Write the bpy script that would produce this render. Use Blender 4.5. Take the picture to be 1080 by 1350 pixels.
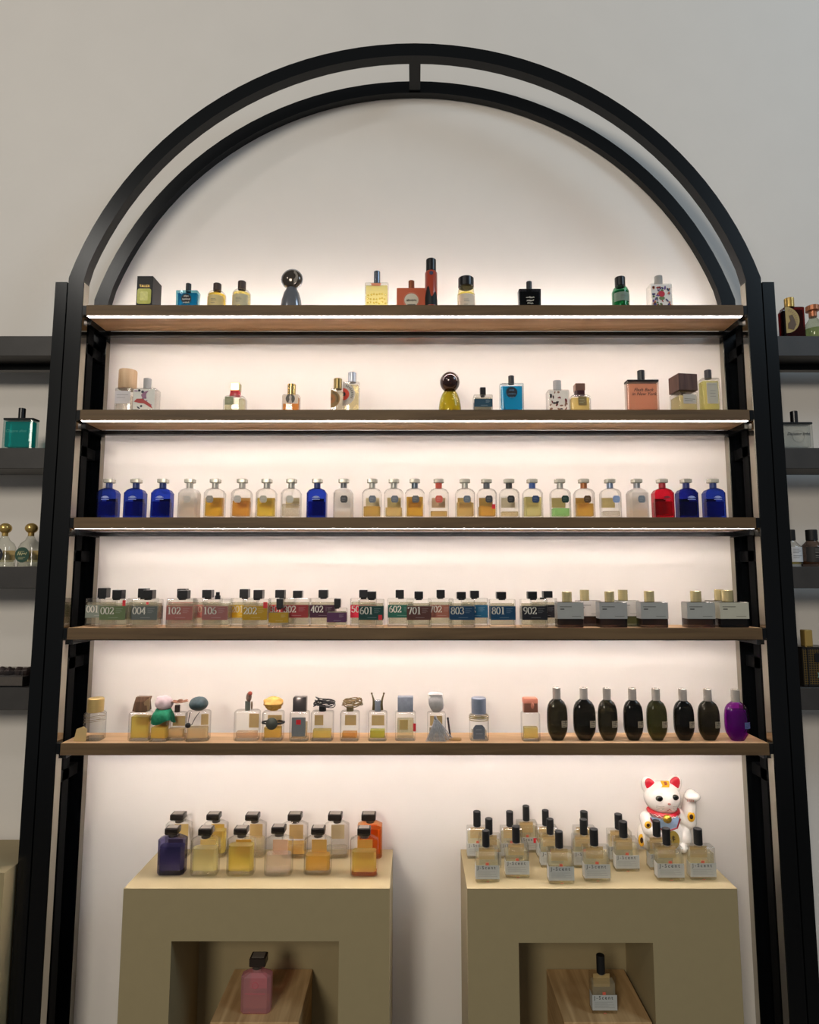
import bpy, math, random
from math import sin, cos, pi, radians
random.seed(7)
for o in list(bpy.data.objects): bpy.data.objects.remove(o)
scene = bpy.context.scene
COL = scene.collection

# ------------------------------------------------------------------ camera
FPX, TH, UC, H = 805.0, radians(6.03), 547.0, 1.60      # focal length in pixels, upward pitch, centre column, eye height
cam_d = bpy.data.cameras.new('camera')
cam = bpy.data.objects.new('camera', cam_d); COL.objects.link(cam)
cam_d.sensor_fit = 'HORIZONTAL'; cam_d.sensor_width = 36.0; cam_d.lens = 36.0 * FPX / 1080.0
cam_d.shift_x = -(UC - 540.0) / 1080.0
cam_d.clip_start = 0.05
cam.location = (0, 0, H); cam.rotation_euler = (radians(90) + TH, 0, 0)
scene.camera = cam

# ------------------------------------------------------------------ world, fill and room lamps, exposure
world = bpy.data.worlds.new('world'); scene.world = world; world.use_nodes = True
bg = world.node_tree.nodes['Background']
bg.inputs[0].default_value = (0.95, 0.98, 1.0, 1); bg.inputs[1].default_value = 0.13
def area(name, loc, target, size, power, color):
    d = bpy.data.lights.new(name, 'AREA'); d.shape = 'RECTANGLE'; d.size, d.size_y = size
    d.energy = power; d.color = color
    o = bpy.data.objects.new(name, d); COL.objects.link(o); o.location = loc
    import mathutils
    v = mathutils.Vector(target) - mathutils.Vector(loc)
    o.rotation_euler = v.to_track_quat('-Z', 'Y').to_euler()
    return o
area('warm_fill', (-1.4, -2.8, 3.0), (-0.6, 1.6, 1.5), (1.0, 1.0), 74, (1.0, 0.92, 0.79))  # unseen warm fill light, added to brighten walls and plinth fronts
area('ceiling_spot', (-1.95, -0.7, 3.52), (-0.8, 1.5, 2.3), (0.22, 0.22), 5, (1.0, 0.95, 0.88))
area('window_daylight', (2.9, -0.3, 4.1), (0.9, 1.6, 2.0), (1.0, 1.4), 34, (0.62, 0.82, 1.0))
scene.cycles.transparent_max_bounces = 40
vs = scene.view_settings
vs.view_transform = 'Standard'; vs.look = 'None'; vs.exposure = 0.0; vs.gamma = 1.0; vs.use_curve_mapping = False
LED = 47.0

# ------------------------------------------------------------------ picture -> place helpers (used for measuring only)
def hz(v, Y):                                   # height of the point seen on row v at distance Y
    b = (675.0 - v) / FPX
    return H + Y * (sin(TH) + b * cos(TH)) / (cos(TH) - b * sin(TH))
def xs(u, Y, Z): return (u - UC) * (Y * cos(TH) + (Z - H) * sin(TH)) / FPX
def ydist(v, Z):                                # distance of the point of a level plane Z seen on row v
    b = (675.0 - v) / FPX
    return (Z - H) * (cos(TH) - b * sin(TH)) / (sin(TH) + b * cos(TH))
YF = 1.424                                      # front plane of shelves and posts
YW = 1.566                                      # wall
SH = [H + t * YF for t in (0.4613, 0.2783, 0.0968, -0.0827, -0.2627)]   # shelf tops

# ------------------------------------------------------------------ materials
def lin(c): return tuple(((x / 255.0) / 12.92 if x <= 10.3 else ((x / 255.0 + 0.055) / 1.055) ** 2.4) for x in c)
MATS = {}; GARGS = {}
def newmat(key):
    m = bpy.data.materials.new(key); m.use_nodes = True
    return m, m.node_tree.nodes, m.node_tree.links
def solid(c, rough=0.5, metal=0.0, spec=0.5, noise=0.06, scale=60.0, coat=0.0):
    key = 'solid_%d_%d_%d_%.2f_%.1f_%.2f_%.2f_%g_%g' % (c[0], c[1], c[2], rough, metal, spec, noise, scale, coat)
    if key in MATS: return MATS[key]
    m, n, l = newmat(key); p = n['Principled BSDF']; L = lin(c)
    tex = n.new('ShaderNodeTexNoise'); tex.inputs['Scale'].default_value = scale; tex.inputs['Detail'].default_value = 3
    tc = n.new('ShaderNodeTexCoord'); l.new(tc.outputs['Object'], tex.inputs['Vector'])
    mx = n.new('ShaderNodeMix'); mx.data_type = 'RGBA'
    mx.inputs[6].default_value = tuple(x * (1 - noise) for x in L) + (1,)
    mx.inputs[7].default_value = tuple(min(1, x * (1 + noise)) for x in L) + (1,)
    l.new(tex.outputs['Fac'], mx.inputs[0]); l.new(mx.outputs[2], p.inputs['Base Color'])
    p.inputs['Roughness'].default_value = rough; p.inputs['Metallic'].default_value = metal
    p.inputs['Specular IOR Level'].default_value = spec; p.inputs['Coat Weight'].default_value = coat
    p.inputs['Coat Roughness'].default_value = 0.05
    MATS[key] = m; return m
def glass(c, edge=0.55, rough=0.03, frost=0.0, refl=0.75):
    """thin-walled tinted glass or liquid: c is how white looks through both of its walls"""
    key = 'glass_%d_%d_%d_%.2f_%.2f_%.2f_%.2f' % (c[0], c[1], c[2], edge, rough, frost, refl)
    if key in MATS: return MATS[key]
    m, n, l = newmat(key); n.remove(n['Principled BSDF']); out = n['Material Output']
    t = tuple(math.sqrt(x) for x in lin(c))
    lw = n.new('ShaderNodeLayerWeight'); lw.inputs['Blend'].default_value = 0.5
    pw = n.new('ShaderNodeMath'); pw.operation = 'POWER'; pw.inputs[1].default_value = 2.5
    l.new(lw.outputs['Facing'], pw.inputs[0])
    mx = n.new('ShaderNodeMix'); mx.data_type = 'RGBA'
    mx.inputs[6].default_value = t + (1,); mx.inputs[7].default_value = tuple(x * edge for x in t) + (1,)
    l.new(pw.outputs[0], mx.inputs[0])
    tr = n.new('ShaderNodeBsdfTransparent'); l.new(mx.outputs[2], tr.inputs['Color'])
    base = tr
    if frost > 0:
        df = n.new('ShaderNodeBsdfTranslucent'); df.inputs['Color'].default_value = t + (1,)
        d2 = n.new('ShaderNodeBsdfDiffuse'); d2.inputs['Color'].default_value = t + (1,)
        ad = n.new('ShaderNodeMixShader'); ad.inputs[0].default_value = 0.5
        l.new(df.outputs[0], ad.inputs[1]); l.new(d2.outputs[0], ad.inputs[2])
        fm = n.new('ShaderNodeMixShader'); fm.inputs[0].default_value = frost
        l.new(tr.outputs[0], fm.inputs[1]); l.new(ad.outputs[0], fm.inputs[2]); base = fm
    gl = n.new('ShaderNodeBsdfGlossy'); gl.inputs['Roughness'].default_value = rough
    ma = n.new('ShaderNodeMath'); ma.operation = 'MULTIPLY_ADD'; ma.inputs[1].default_value = refl; ma.inputs[2].default_value = 0.035
    p4 = n.new('ShaderNodeMath'); p4.operation = 'POWER'; p4.inputs[1].default_value = 4.0
    l.new(lw.outputs['Facing'], p4.inputs[0]); l.new(p4.outputs[0], ma.inputs[0])
    ms = n.new('ShaderNodeMixShader'); l.new(ma.outputs[0], ms.inputs[0])
    l.new(base.outputs[0], ms.inputs[1]); l.new(gl.outputs[0], ms.inputs[2]); l.new(ms.outputs[0], out.inputs['Surface'])
    MATS[key] = m; GARGS[m.name] = (c, edge, rough); return m
def cloudy(m):
    a = GARGS.get(m.name)
    return glass(a[0], .85, a[2], (.32 if min(a[0]) < 170 else .24), .45) if a else m
def wood(key, c1, c2, scale=1.0, rough=0.55, axis='X'):
    m, n, l = newmat(key); p = n['Principled BSDF']
    tc = n.new('ShaderNodeTexCoord'); mp = n.new('ShaderNodeMapping')
    s = {'X': (1.6, 22, 22), 'Y': (22, 1.6, 22), 'Z': (22, 22, 1.6)}[axis]
    mp.inputs['Scale'].default_value = tuple(a * scale for a in s); l.new(tc.outputs['Object'], mp.inputs['Vector'])
    nz = n.new('ShaderNodeTexNoise'); nz.inputs['Scale'].default_value = 2.2; nz.inputs['Detail'].default_value = 8; nz.inputs['Distortion'].default_value = 0.6
    l.new(mp.outputs[0], nz.inputs['Vector'])
    cr = n.new('ShaderNodeValToRGB'); cr.color_ramp.elements[0].position = 0.32; cr.color_ramp.elements[1].position = 0.68
    cr.color_ramp.elements[0].color = lin(c1) + (1,); cr.color_ramp.elements[1].color = lin(c2) + (1,)
    l.new(nz.outputs['Fac'], cr.inputs[0]); l.new(cr.outputs[0], p.inputs['Base Color'])
    p.inputs['Roughness'].default_value = rough; p.inputs['Specular IOR Level'].default_value = 0.3
    bp = n.new('ShaderNodeBump'); bp.inputs['Strength'].default_value = 0.12; bp.inputs['Distance'].default_value = 0.002
    l.new(nz.outputs['Fac'], bp.inputs['Height']); l.new(bp.outputs[0], p.inputs['Normal'])
    return m
def plaster(key, c, rough=0.8, bump=0.05, noise=0.03, scale=9.0, spec=0.2):
    m, n, l = newmat(key); p = n['Principled BSDF']; L = lin(c)
    tc = n.new('ShaderNodeTexCoord'); nz = n.new('ShaderNodeTexNoise'); nz.inputs['Scale'].default_value = scale; nz.inputs['Detail'].default_value = 6
    l.new(tc.outputs['Object'], nz.inputs['Vector'])
    mx = n.new('ShaderNodeMix'); mx.data_type = 'RGBA'
    mx.inputs[6].default_value = tuple(x * (1 - noise) for x in L) + (1,); mx.inputs[7].default_value = tuple(min(1, x * (1 + noise)) for x in L) + (1,)
    l.new(nz.outputs['Fac'], mx.inputs[0]); l.new(mx.outputs[2], p.inputs['Base Color'])
    p.inputs['Roughness'].default_value = rough; p.inputs['Specular IOR Level'].default_value = spec
    n2 = n.new('ShaderNodeTexNoise'); n2.inputs['Scale'].default_value = 260; l.new(tc.outputs['Object'], n2.inputs['Vector'])
    bp = n.new('ShaderNodeBump'); bp.inputs['Strength'].default_value = bump; bp.inputs['Distance'].default_value = 0.001
    l.new(n2.outputs['Fac'], bp.inputs['Height']); l.new(bp.outputs[0], p.inputs['Normal'])
    return m
def emit(key, c, s):
    m, n, l = newmat(key); n.remove(n['Principled BSDF'])
    e = n.new('ShaderNodeEmission'); e.inputs[0].default_value = c + (1,); e.inputs[1].default_value = s
    l.new(e.outputs[0], n['Material Output'].inputs['Surface']); return m
M_WALL = plaster('wall_paint', (232, 226, 219))
M_FLOOR = plaster('floor_concrete', (92, 86, 78), 0.6, 0.1, 0.15)
M_METAL = solid((8, 10, 12), 0.26, 0.0, 0.34, 0.15, 30)
M_MATT = solid((7, 8, 9), 0.65, 0.0, 0.08, 0.15, 30)
M_STEEL = solid((172, 166, 154), 0.07, 1.0, 0.5, 0.05, 20)
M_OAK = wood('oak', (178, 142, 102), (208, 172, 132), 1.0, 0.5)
M_OAKSHADE = wood('oak_shade', (88, 68, 46), (116, 92, 64), 1.0, 0.55)  # oak darkened to carry the dim light on the shelf fronts
M_OAKBLOCK = wood('oak_block', (168, 132, 88), (206, 170, 122), 1.2, 0.6, 'Y')
M_STONE = plaster('dark_stone', (62, 59, 57), 0.45, 0.1, 0.35, 14, 0.4)
M_PLINTH = plaster('plinth_lacquer', (160, 145, 110), 0.5, 0.12, 0.04, 40, 0.35)
M_LED = emit('led_light', (1.0, 0.885, 0.845), LED); M_UPLED = emit('led_uplight', (1.0, 0.89, 0.85), LED * 0.8)
BLACK = solid((16, 16, 18), 0.3, 0, 0.5); BLACKM = solid((20, 20, 21), 0.55, 0, 0.4)
GOLD = solid((216, 180, 104), 0.22, 0.65); CHROME = solid((178, 182, 190), 0.2, 0.55); SILVER = solid((186, 182, 172), 0.3, 0.45)
CLEAR = glass((250, 250, 247), .60); BROWN = solid((62, 44, 36), 0.5); KRAFT = solid((196, 166, 112), 0.75)
WHITE = solid((232, 230, 224), 0.6); GREYP = solid((165, 163, 160), 0.6); RED = solid((205, 28, 40), 0.5)

# ------------------------------------------------------------------ geometry (verts, faces) builders
def box(x0, x1, y0, y1, z0, z1, b=0.0):
    if b <= 0:
        v = [(x, y, z) for z in (z0, z1) for y in (y0, y1) for x in (x0, x1)]
        return v, [(0, 2, 3, 1), (4, 5, 7, 6), (0, 1, 5, 4), (2, 6, 7, 3), (0, 4, 6, 2), (1, 3, 7, 5)]
    w, d = x1 - x0, y1 - y0
    v, f = loft([(z0, w - 2 * b, d - 2 * b, b), (z0 + b, w, d, b), (z1 - b, w, d, b), (z1, w - 2 * b, d - 2 * b, b)], 1)
    return move((v, f), ((x0 + x1) / 2, (y0 + y1) / 2, 0))
def ring(w, d, r, n):
    r = max(1e-5, min(r, w / 2 - 1e-6, d / 2 - 1e-6)); pts = []
    for cx, cy, a0 in ((w / 2 - r, d / 2 - r, 0), (-w / 2 + r, d / 2 - r, pi / 2), (-w / 2 + r, -d / 2 + r, pi), (w / 2 - r, -d / 2 + r, 1.5 * pi)):
        for k in range(n + 1):
            a = a0 + (pi / 2) * k / n
            pts.append((cx + r * cos(a), cy + r * sin(a)))
    return pts
def loft(rings, n=3):
    """stack of rounded rectangles (z, width, depth, corner radius[, dx, dy])"""
    v, f = [], []; m = 4 * (n + 1)
    for q in rings:
        z, w, d, r = q[:4]; ox, oy = (q[4], q[5]) if len(q) > 4 else (0, 0)
        v += [(x + ox, y + oy, z) for x, y in ring(w, d, r, n)]
    for i in range(len(rings) - 1):
        for k in range(m):
            a, b = i * m + k, i * m + (k + 1) % m
            f.append((a, b, b + m, a + m))
    f.append(tuple(reversed(range(m)))); f.append(tuple(range((len(rings) - 1) * m, len(rings) * m)))
    return v, f
def lathe(prof, n=20, sy=1.0):
    v, f = [], []
    for r, z in prof:
        for k in range(n):
            a = 2 * pi * k / n; v.append((r * cos(a), r * sin(a) * sy, z))
    for i in range(len(prof) - 1):
        for k in range(n):
            a, b = i * n + k, i * n + (k + 1) % n
            f.append((a, b, b + n, a + n))
    f.append(tuple(reversed(range(n)))); f.append(tuple(range((len(prof) - 1) * n, len(prof) * n)))
    return v, f
def plate(pts, y0, t):
    """outline in x,z facing the viewer, from y0 back by t"""
    n = len(pts)
    v = [(x, y0, z) for x, z in pts] + [(x, y0 + t, z) for x, z in pts]
    f = [tuple(range(n)), tuple(reversed(range(n, 2 * n)))] + [(k, k + n, (k + 1) % n + n, (k + 1) % n) for k in range(n)]
    return v, f
def rrect(x0, x1, z0, z1, r=0.0005, n=3):
    return [(x + (x0 + x1) / 2, z + (z0 + z1) / 2) for x, z in ring(x1 - x0, z1 - z0, r, n)]
def disc(cx, cz, rx, rz=None, n=20, a0=0.0, a1=2 * pi):
    rz = rx if rz is None else rz
    full = abs(a1 - a0) > 6.28; m = n if full else n + 1
    p = [(cx + rx * cos(a0 + (a1 - a0) * k / n), cz + rz * sin(a0 + (a1 - a0) * k / n)) for k in range(m)]
    return p
def tube(pts, r, n=6, closed=False):
    from mathutils import Vector
    P = [Vector(p) for p in pts]; v, f = [], []; N = len(P)
    up = Vector((0.13, 0.21, 0.97)); R = r if isinstance(r, (list, tuple)) else [r] * N
    for i, p in enumerate(P):
        t = (P[(i + 1) % N] - P[i - 1]) if closed or 0 < i < N - 1 else (P[1] - P[0] if i == 0 else P[-1] - P[-2])
        if t.length < 1e-9: t = Vector((0, 0, 1))
        t.normalize(); a = t.cross(up)
        if a.length < 1e-3: a = t.cross(Vector((1, 0, 0)))
        a.normalize(); b = t.cross(a)
        for k in range(n):
            q = p + (a * cos(2 * pi * k / n) + b * sin(2 * pi * k / n)) * R[i]; v.append(tuple(q))
    for i in range(N if closed else N - 1):
        for k in range(n):
            A, B = i * n + k, i * n + (k + 1) % n; C, D = ((i + 1) % N) * n + (k + 1) % n, ((i + 1) % N) * n + k
            f.append((A, B, C, D))
    if not closed: f.append(tuple(reversed(range(n)))); f.append(tuple(range((N - 1) * n, N * n)))
    return v, f
def ball(c, rx, ry=None, rz=None, n=18, m=10, amp=0.0, seed=0, freq=3.0):
    ry = rx if ry is None else ry; rz = rx if rz is None else rz
    rnd = random.Random(seed); ph = [(rnd.uniform(-1, 1), rnd.uniform(-1, 1), rnd.uniform(-1, 1), rnd.uniform(0, 6)) for _ in range(6)]
    def dsp(x, y, z): return 1 + amp * sum(sin(freq * (a * x + b * y + c_ * z) * 2 + p) for a, b, c_, p in ph) / 2.5
    v, f = [], []
    for i in range(1, m):
        t = pi * i / m
        for k in range(n):
            a = 2 * pi * k / n; x, y, z = sin(t) * cos(a), sin(t) * sin(a), cos(t); s = dsp(x, y, z)
            v.append((c[0] + rx * x * s, c[1] + ry * y * s, c[2] + rz * z * s))
    T, B = len(v), len(v) + 1
    v += [(c[0], c[1], c[2] + rz), (c[0], c[1], c[2] - rz)]
    for k in range(n): f.append((T, k, (k + 1) % n)); f.append((B, (m - 2) * n + (k + 1) % n, (m - 2) * n + k))
    for i in range(m - 2):
        for k in range(n):
            a, b = i * n + k, i * n + (k + 1) % n; f.append((a, a + n, b + n, b))
    return v, f
def move(g, d): return [(x + d[0], y + d[1], z + d[2]) for x, y, z in g[0]], g[1]
def rot(g, ax, a):
    c, s = cos(a), sin(a)
    fn = {'X': lambda x, y, z: (x, y * c - z * s, y * s + z * c), 'Y': lambda x, y, z: (x * c + z * s, y, -x * s + z * c), 'Z': lambda x, y, z: (x * c - y * s, x * s + y * c, z)}[ax]
    return [fn(*p) for p in g[0]], g[1]
def join(*gs):
    v, f = [], []
    for g in gs:
        o = len(v); v += g[0]; f += [tuple(i + o for i in q) for q in g[1]]
    return v, f
def ribbon(pts, y0, thick, thin, t=0.0002, nib=True):
    """broad-nib stroke in x,z"""
    v, f = [], []
    for (x0, z0), (x1, z1) in zip(pts[:-1], pts[1:]):
        dx, dz = x1 - x0, z1 - z0; L = math.hypot(dx, dz) or 1e-9
        w = (thin + (thick - thin) * abs(dz) / L) / 2 if nib else thick / 2
        nx, nz = -dz / L * w, dx / L * w; o = len(v)
        ex, ez = dx / L * thin * .4, dz / L * thin * .4
        v += [(x0 + nx - ex, y0, z0 + nz - ez), (x1 + nx + ex, y0, z1 + nz + ez), (x1 - nx + ex, y0, z1 - nz + ez), (x0 - nx - ex, y0, z0 - nz - ez)]
        f.append((o, o + 3, o + 2, o + 1))
    return v, f
def arc(cx, cz, rx, rz, a0, a1, n=10):
    return [(cx + rx * cos(radians(a0 + (a1 - a0) * k / n)), cz + rz * sin(radians(a0 + (a1 - a0) * k / n))) for k in range(n + 1)]
DIG = {'0': [arc(.3, .5, .24, .48, 0, 360, 18)], '1': [[(.3, 0), (.3, 1)], [(.14, .9), (.3, 1)], [(.12, .02), (.48, .02)]],
       '2': [arc(.3, .72, .22, .26, 170, -40, 10) + [(.08, .03)], [(.08, .04), (.54, .04)], [(.54, .02), (.54, .2)]],
       '3': [arc(.28, .75, .2, .23, 160, -90, 10), arc(.28, .27, .24, .25, 90, -160, 10)],
       '4': [[(.42, 0), (.42, 1)], [(.42, 1), (.04, .3)], [(.04, .28), (.58, .28)]],
       '5': [[(.12, .97), (.5, .97)], [(.12, .97), (.12, .55)], arc(.28, .32, .24, .3, 130, -160, 12)],
       '6': [arc(.3, .3, .23, .28, 0, 360, 14), arc(.5, .42, .42, .56, 100, 190, 8)],
       '7': [[(.06, .97), (.54, .97)], [(.54, .97), (.24, 0)], [(.06, .97), (.06, .78)]],
       '8': [arc(.3, .75, .19, .22, 0, 360, 14), arc(.3, .27, .23, .26, 0, 360, 14)],
       '9': [arc(.3, .7, .23, .28, 0, 360, 14), arc(.1, .58, .42, .56, -80, 10, 8)]}
def digits(s, x0, y0, z0, h):
    gs = []
    for i, ch in enumerate(s):
        for st in DIG[ch]: gs.append(ribbon([(x0 + (p[0] + i * .64) * h, z0 + p[1] * h) for p in st], y0, .17 * h, .05 * h))
    return join(*gs)
def lines(x0, x1, zs, y0, t, rnd=None):
    gs = []
    for k, z in enumerate(zs):
        e = x1 - (x1 - x0) * (0.0 if rnd is None else [0, .25, .1, .35, .05, .3][(k + rnd) % 6])
        gs.append(plate([(x0, z), (e, z), (e, z + t), (x0, z + t)], y0, .0001))
    return join(*gs)
def scrawl(cx, z, w, h, y0, t, seed=0):
    """illegible handwriting as a pen stroke"""
    r = random.Random(seed); n = max(6, int(w / h * 5)); p = []
    for k in range(n):
        p.append((cx - w / 2 + w * k / (n - 1), z + h * (r.uniform(.55, 1) if k % 2 else r.uniform(0, .35))))
    return ribbon(p, y0, t, t * .6, nib=False)
_txt = {}
def text(s, size, cx, y0, z0, align='CENTER', shear=0.0, bold=0.0, sp=1.0):
    key = (s, size, align, shear, bold, sp)
    if key not in _txt:
        c = bpy.data.curves.new('t', 'FONT'); c.body = s; c.size = size; c.align_x = align; c.shear = shear; c.resolution_u = 2; c.offset = bold; c.space_character = sp
        o = bpy.data.objects.new('t', c); m = bpy.data.meshes.new_from_object(o)
        _txt[key] = ([tuple(v.co) for v in m.vertices], [tuple(p.vertices) for p in m.polygons])
        bpy.data.objects.remove(o); bpy.data.meshes.remove(m); bpy.data.curves.remove(c)
    v, f = _txt[key]
    return [(x + cx, y0 - z, y + z0) for x, y, z in v], f

# ------------------------------------------------------------------ objects
CACHE = {}
def part(name, g, mat, parent=None, smooth=False):
    if name == 'liquid': mat = cloudy(mat)
    key = (hash((tuple(g[0]), tuple(g[1]))), mat.name, smooth)
    me = CACHE.get(key)
    if me is None:
        me = bpy.data.meshes.new(name); me.from_pydata([tuple(p) for p in g[0]], [], [tuple(q) for q in g[1]])
        me.materials.append(mat); me.update()
        if smooth:
            for p in me.polygons: p.use_smooth = len(p.vertices) <= 4
            try: me.set_sharp_from_angle(angle=radians(38))
            except Exception: pass
        CACHE[key] = me
    o = bpy.data.objects.new(name, me); COL.objects.link(o)
    if parent is not None: o.parent = parent
    return o
def thing(name, label, cat, loc=(0, 0, 0), rz=0.0, group=None):
    o = bpy.data.objects.new(name, None); COL.objects.link(o); o.empty_display_size = 0.02
    o.location = loc; o.rotation_euler = (0, 0, rz); o['label'] = label; o['category'] = cat
    if group: o['group'] = group
    return o
def struct(name, g, mat):
    o = part(name, g, mat); o['kind'] = 'structure'; return o

# ------------------------------------------------------------------ setting
wall = struct('wall_back', box(-3.2, 3.2, YW, YW + 0.12, 0, 4.2), M_WALL)
struct('floor', box(-3.2, 3.2, -2.6, YW, -0.06, 0), M_FLOOR)

# arched frame
XI, XO = 0.809, 0.846                               # inner and outer side of the posts
YR = YW - 0.022                                     # front of the rear posts
PD = 0.020
def arch_band(Yf, depth, zs, half, ro, tw, n=48):
    """segmental arch: springs at z zs, outer half width half, outer radius ro, band width tw"""
    a = math.asin(half / ro); cz = zs - ro * cos(a); v, f = [], []
    for k in range(n + 1):
        t = -a + 2 * a * k / n
        for r in (ro, ro - tw):
            for y in (Yf, Yf + depth):
                if k in (0, n) and r < ro: v.append((math.copysign(XI, t), y, zs - .007))      # mitre on the post
                else: v.append((r * sin(t), y, cz + r * cos(t)))
    for k in range(n):
        i = 4 * k
        f += [(i, i + 4, i + 5, i + 1), (i + 2, i + 3, i + 7, i + 6), (i, i + 2, i + 6, i + 4), (i + 1, i + 5, i + 7, i + 3)]
    f += [(0, 1, 3, 2), (4 * n, 4 * n + 2, 4 * n + 3, 4 * n + 1)]
    return (v, f), cz
frame = thing('arched_frame', 'tall black metal display frame with a double arched top', 'display frame', (0, YF, 0))
def fp(name, g, mat=M_METAL, parent=frame): return part(name, move(g, (0, -YF, 0)), mat, parent)
ZS = hz(366, YF); ZAP = hz(57, YF); sag = ZAP - ZS
RO = (XO ** 2 + sag ** 2) / (2 * sag)
g, _ = arch_band(YF, 0.026, ZS, XO, RO, 0.034); fp('front_arch', g)
g, _ = arch_band(YR, 0.020, ZS, XO, RO, 0.034); fp('rear_arch', g)
fp('apex_tie', box(-0.015, 0.015, YF + 0.026, YR, ZAP - 0.030, ZAP - 0.004))
for s in (-1, 1):
    def sx(a, b): return (min(s * a, s * b), max(s * a, s * b))
    a, b = sx(XI, XO)
    def post(y0, y1):
        gv, gf = box(a, b, y0, y1, 0, ZS)
        return [(x, y, (ZS - .007 if z > 0 and abs(abs(x) - XI) < 1e-6 else z)) for x, y, z in gv], gf
    fp('front_post', post(YF, YF + .026)); fp('rear_post', post(YR, YW - .001))
    fp('polished_strip', box(*sx(XI - .0012, XI), YF + .0015, YF + .0245, 0, ZS - .012), M_STEEL)
    fp('polished_strip', box(*sx(XI - .0012, XI), YR + .001, YW - .002, 0, SH[0] - .045), M_STEEL)
    fp('middle_post', box(*sx(XI + .012, XO), YF + .056, YF + .082, 0, SH[0] - .03), M_MATT)
    for i, z in enumerate(SH):
        fp('shelf_bracket', box(*sx(0.7995, XI), YF + .001, YF + .018, z - .024, z - .001))
        fp('rung', box(*sx(XI - .010, XI + .004), YF + .026, YR, z - .040, z - .0275))
        zm = z - 0.085
        fp('rung', box(*sx(XI + .012, XO), YF + .026, YR, zm - .016, zm + .010), M_MATT)
    fp('top_rung', box(*sx(XI + .006, XO), YF + .026, YR, SH[0] - .02, SH[0] + .016), M_MATT)
for z in SH:
    fp('rear_rail', box(-XI, XI, YF + .097, YF + .112, z - .038, z - .0275))

# oak shelves with a light strip under the front edge
names = ['top oak shelf under the arch, carrying twelve mixed bottles', 'second oak shelf from the top, carrying loosely spaced mixed bottles',
         'third oak shelf from the top, carrying the row of stoppered bottles', 'fourth oak shelf from the top, crowded with numbered colour-label bottles',
         'lowest oak shelf, carrying sculpted-cap bottles and dark oval bottles']
for z, lb in zip(SH, names):
    t = thing('oak_shelf', lb, 'shelf', (0, YF, z), 0, 'oak shelves in the arched frame')
    part('board', box(-0.7985, 0.7985, 0.003, 0.095, -0.026, 0), M_OAK, t)
    part('shaded_front', box(-0.7985, 0.7985, 0, 0.003, -0.026, -0.0002), M_OAKSHADE, t)  # added strip; shade of the front face is put into its colour
    part('light_strip', box(-0.7975, 0.7975, 0.004, 0.0155, -0.02606, -0.0255), M_LED, t)
    if lb.startswith('top'): part('rear_light_strip', box(-0.78, 0.78, 0.070, 0.080, 0.0003, 0.0012), M_UPLED, t)

# neighbouring frames and their dark shelves
for s, side in ((-1, 'left'), (1, 'right')):
    def sx(a, b): return (min(s * a, s * b), max(s * a, s * b))
    t = thing('side_frame', 'black metal post and panel frame against the %s side of the arched frame' % side, 'display frame', (s * 0.868, YF, 0), 0, 'neighbouring display frames')
    def np(name, g): return part(name, move(g, (-s * 0.868, -YF, 0)), M_MATT if 'panel' in name else M_METAL, t)
    np('front_post', box(*sx(0.8485, 0.877), YF - .001, YF + .030, 0, hz(372, YF)))
    np('side_panel', box(*sx(0.8505, 0.856), YF + .030, YF + .094, 0, SH[0] - .03))
    np('side_panel', box(*sx(0.8505, 0.856), YF + .101, YW - .001, 0, SH[0] - .03))
    np('rear_post', box(*sx(0.857, 0.877), YR, YW - .001, 0, SH[0] - .03))
    nz_ = [hz(v, YF) for v in (442, 590, 747, 907)]
    for i, z in enumerate(nz_):
        w = ['uppermost', 'second highest', 'third highest', 'lowest'][i]
        q = thing('stone_shelf', '%s thick dark stone shelf at the %s edge' % (w, side), 'shelf', (s * 1.22, YF, z), 0, 'dark stone shelves at the %s edge' % side)
        part('slab', box(-.341, .341, .004, .095, -.050, 0, .001), M_STONE, q)
        if i == 0: part('rail', box(-.341, .341, .060, .078, -.066, -.0505), M_METAL, q)

# plinths
ZP = H - 0.656; YP0 = ydist(1171.5, ZP); YP1 = YW - 0.012
def plinth(label, u0, u1, n0, n1, vn):
    x0, x1 = xs(u0, YP0, ZP), xs(u1, YP0, ZP); zn = hz(vn, YP0)
    a, b = xs(n0, YP0, zn), xs(n1, YP0, zn); c = (x0 + x1) / 2
    t = thing('display_plinth', label, 'plinth', (c, YP0, 0), 0, 'beige display plinths')
    d = YP1 - YP0
    part('leg', box(x0 - c, a - c, 0, d, 0, zn), M_PLINTH, t)
    part('leg', box(b - c, x1 - c, 0, d, 0, zn), M_PLINTH, t)
    part('top', box(x0 - c, x1 - c, 0, d, zn, ZP), M_PLINTH, t)
    part('back_panel', box(a - c, b - c, d - .008, d, 0, zn), M_PLINTH, t)
plinth('beige table-shaped plinth carrying two rows of square-stoppered bottles', 163, 514, 226, 447, 1241)
plinth('beige table-shaped plinth carrying black-capped bottles and the cat', 616, 972, 684, 861, 1243)
t = thing('display_plinth', 'edge of a beige plinth at the far left edge of the picture', 'plinth', (-0.93, YP0, 0), 0, 'beige display plinths')
xr = xs(11, YP0 + .02, hz(1130, YP0 + .02))
part('top', box(xr - .5 + .93, min(xr, -.8825) + .93, .02, YP1 - YP0, 0, hz(1107, YP1)), M_PLINTH, t)
ZB = H - 0.92; YB0 = ydist(1348, ZB); YB1 = min(ydist(1277, ZB), YP1 - .010)
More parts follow.
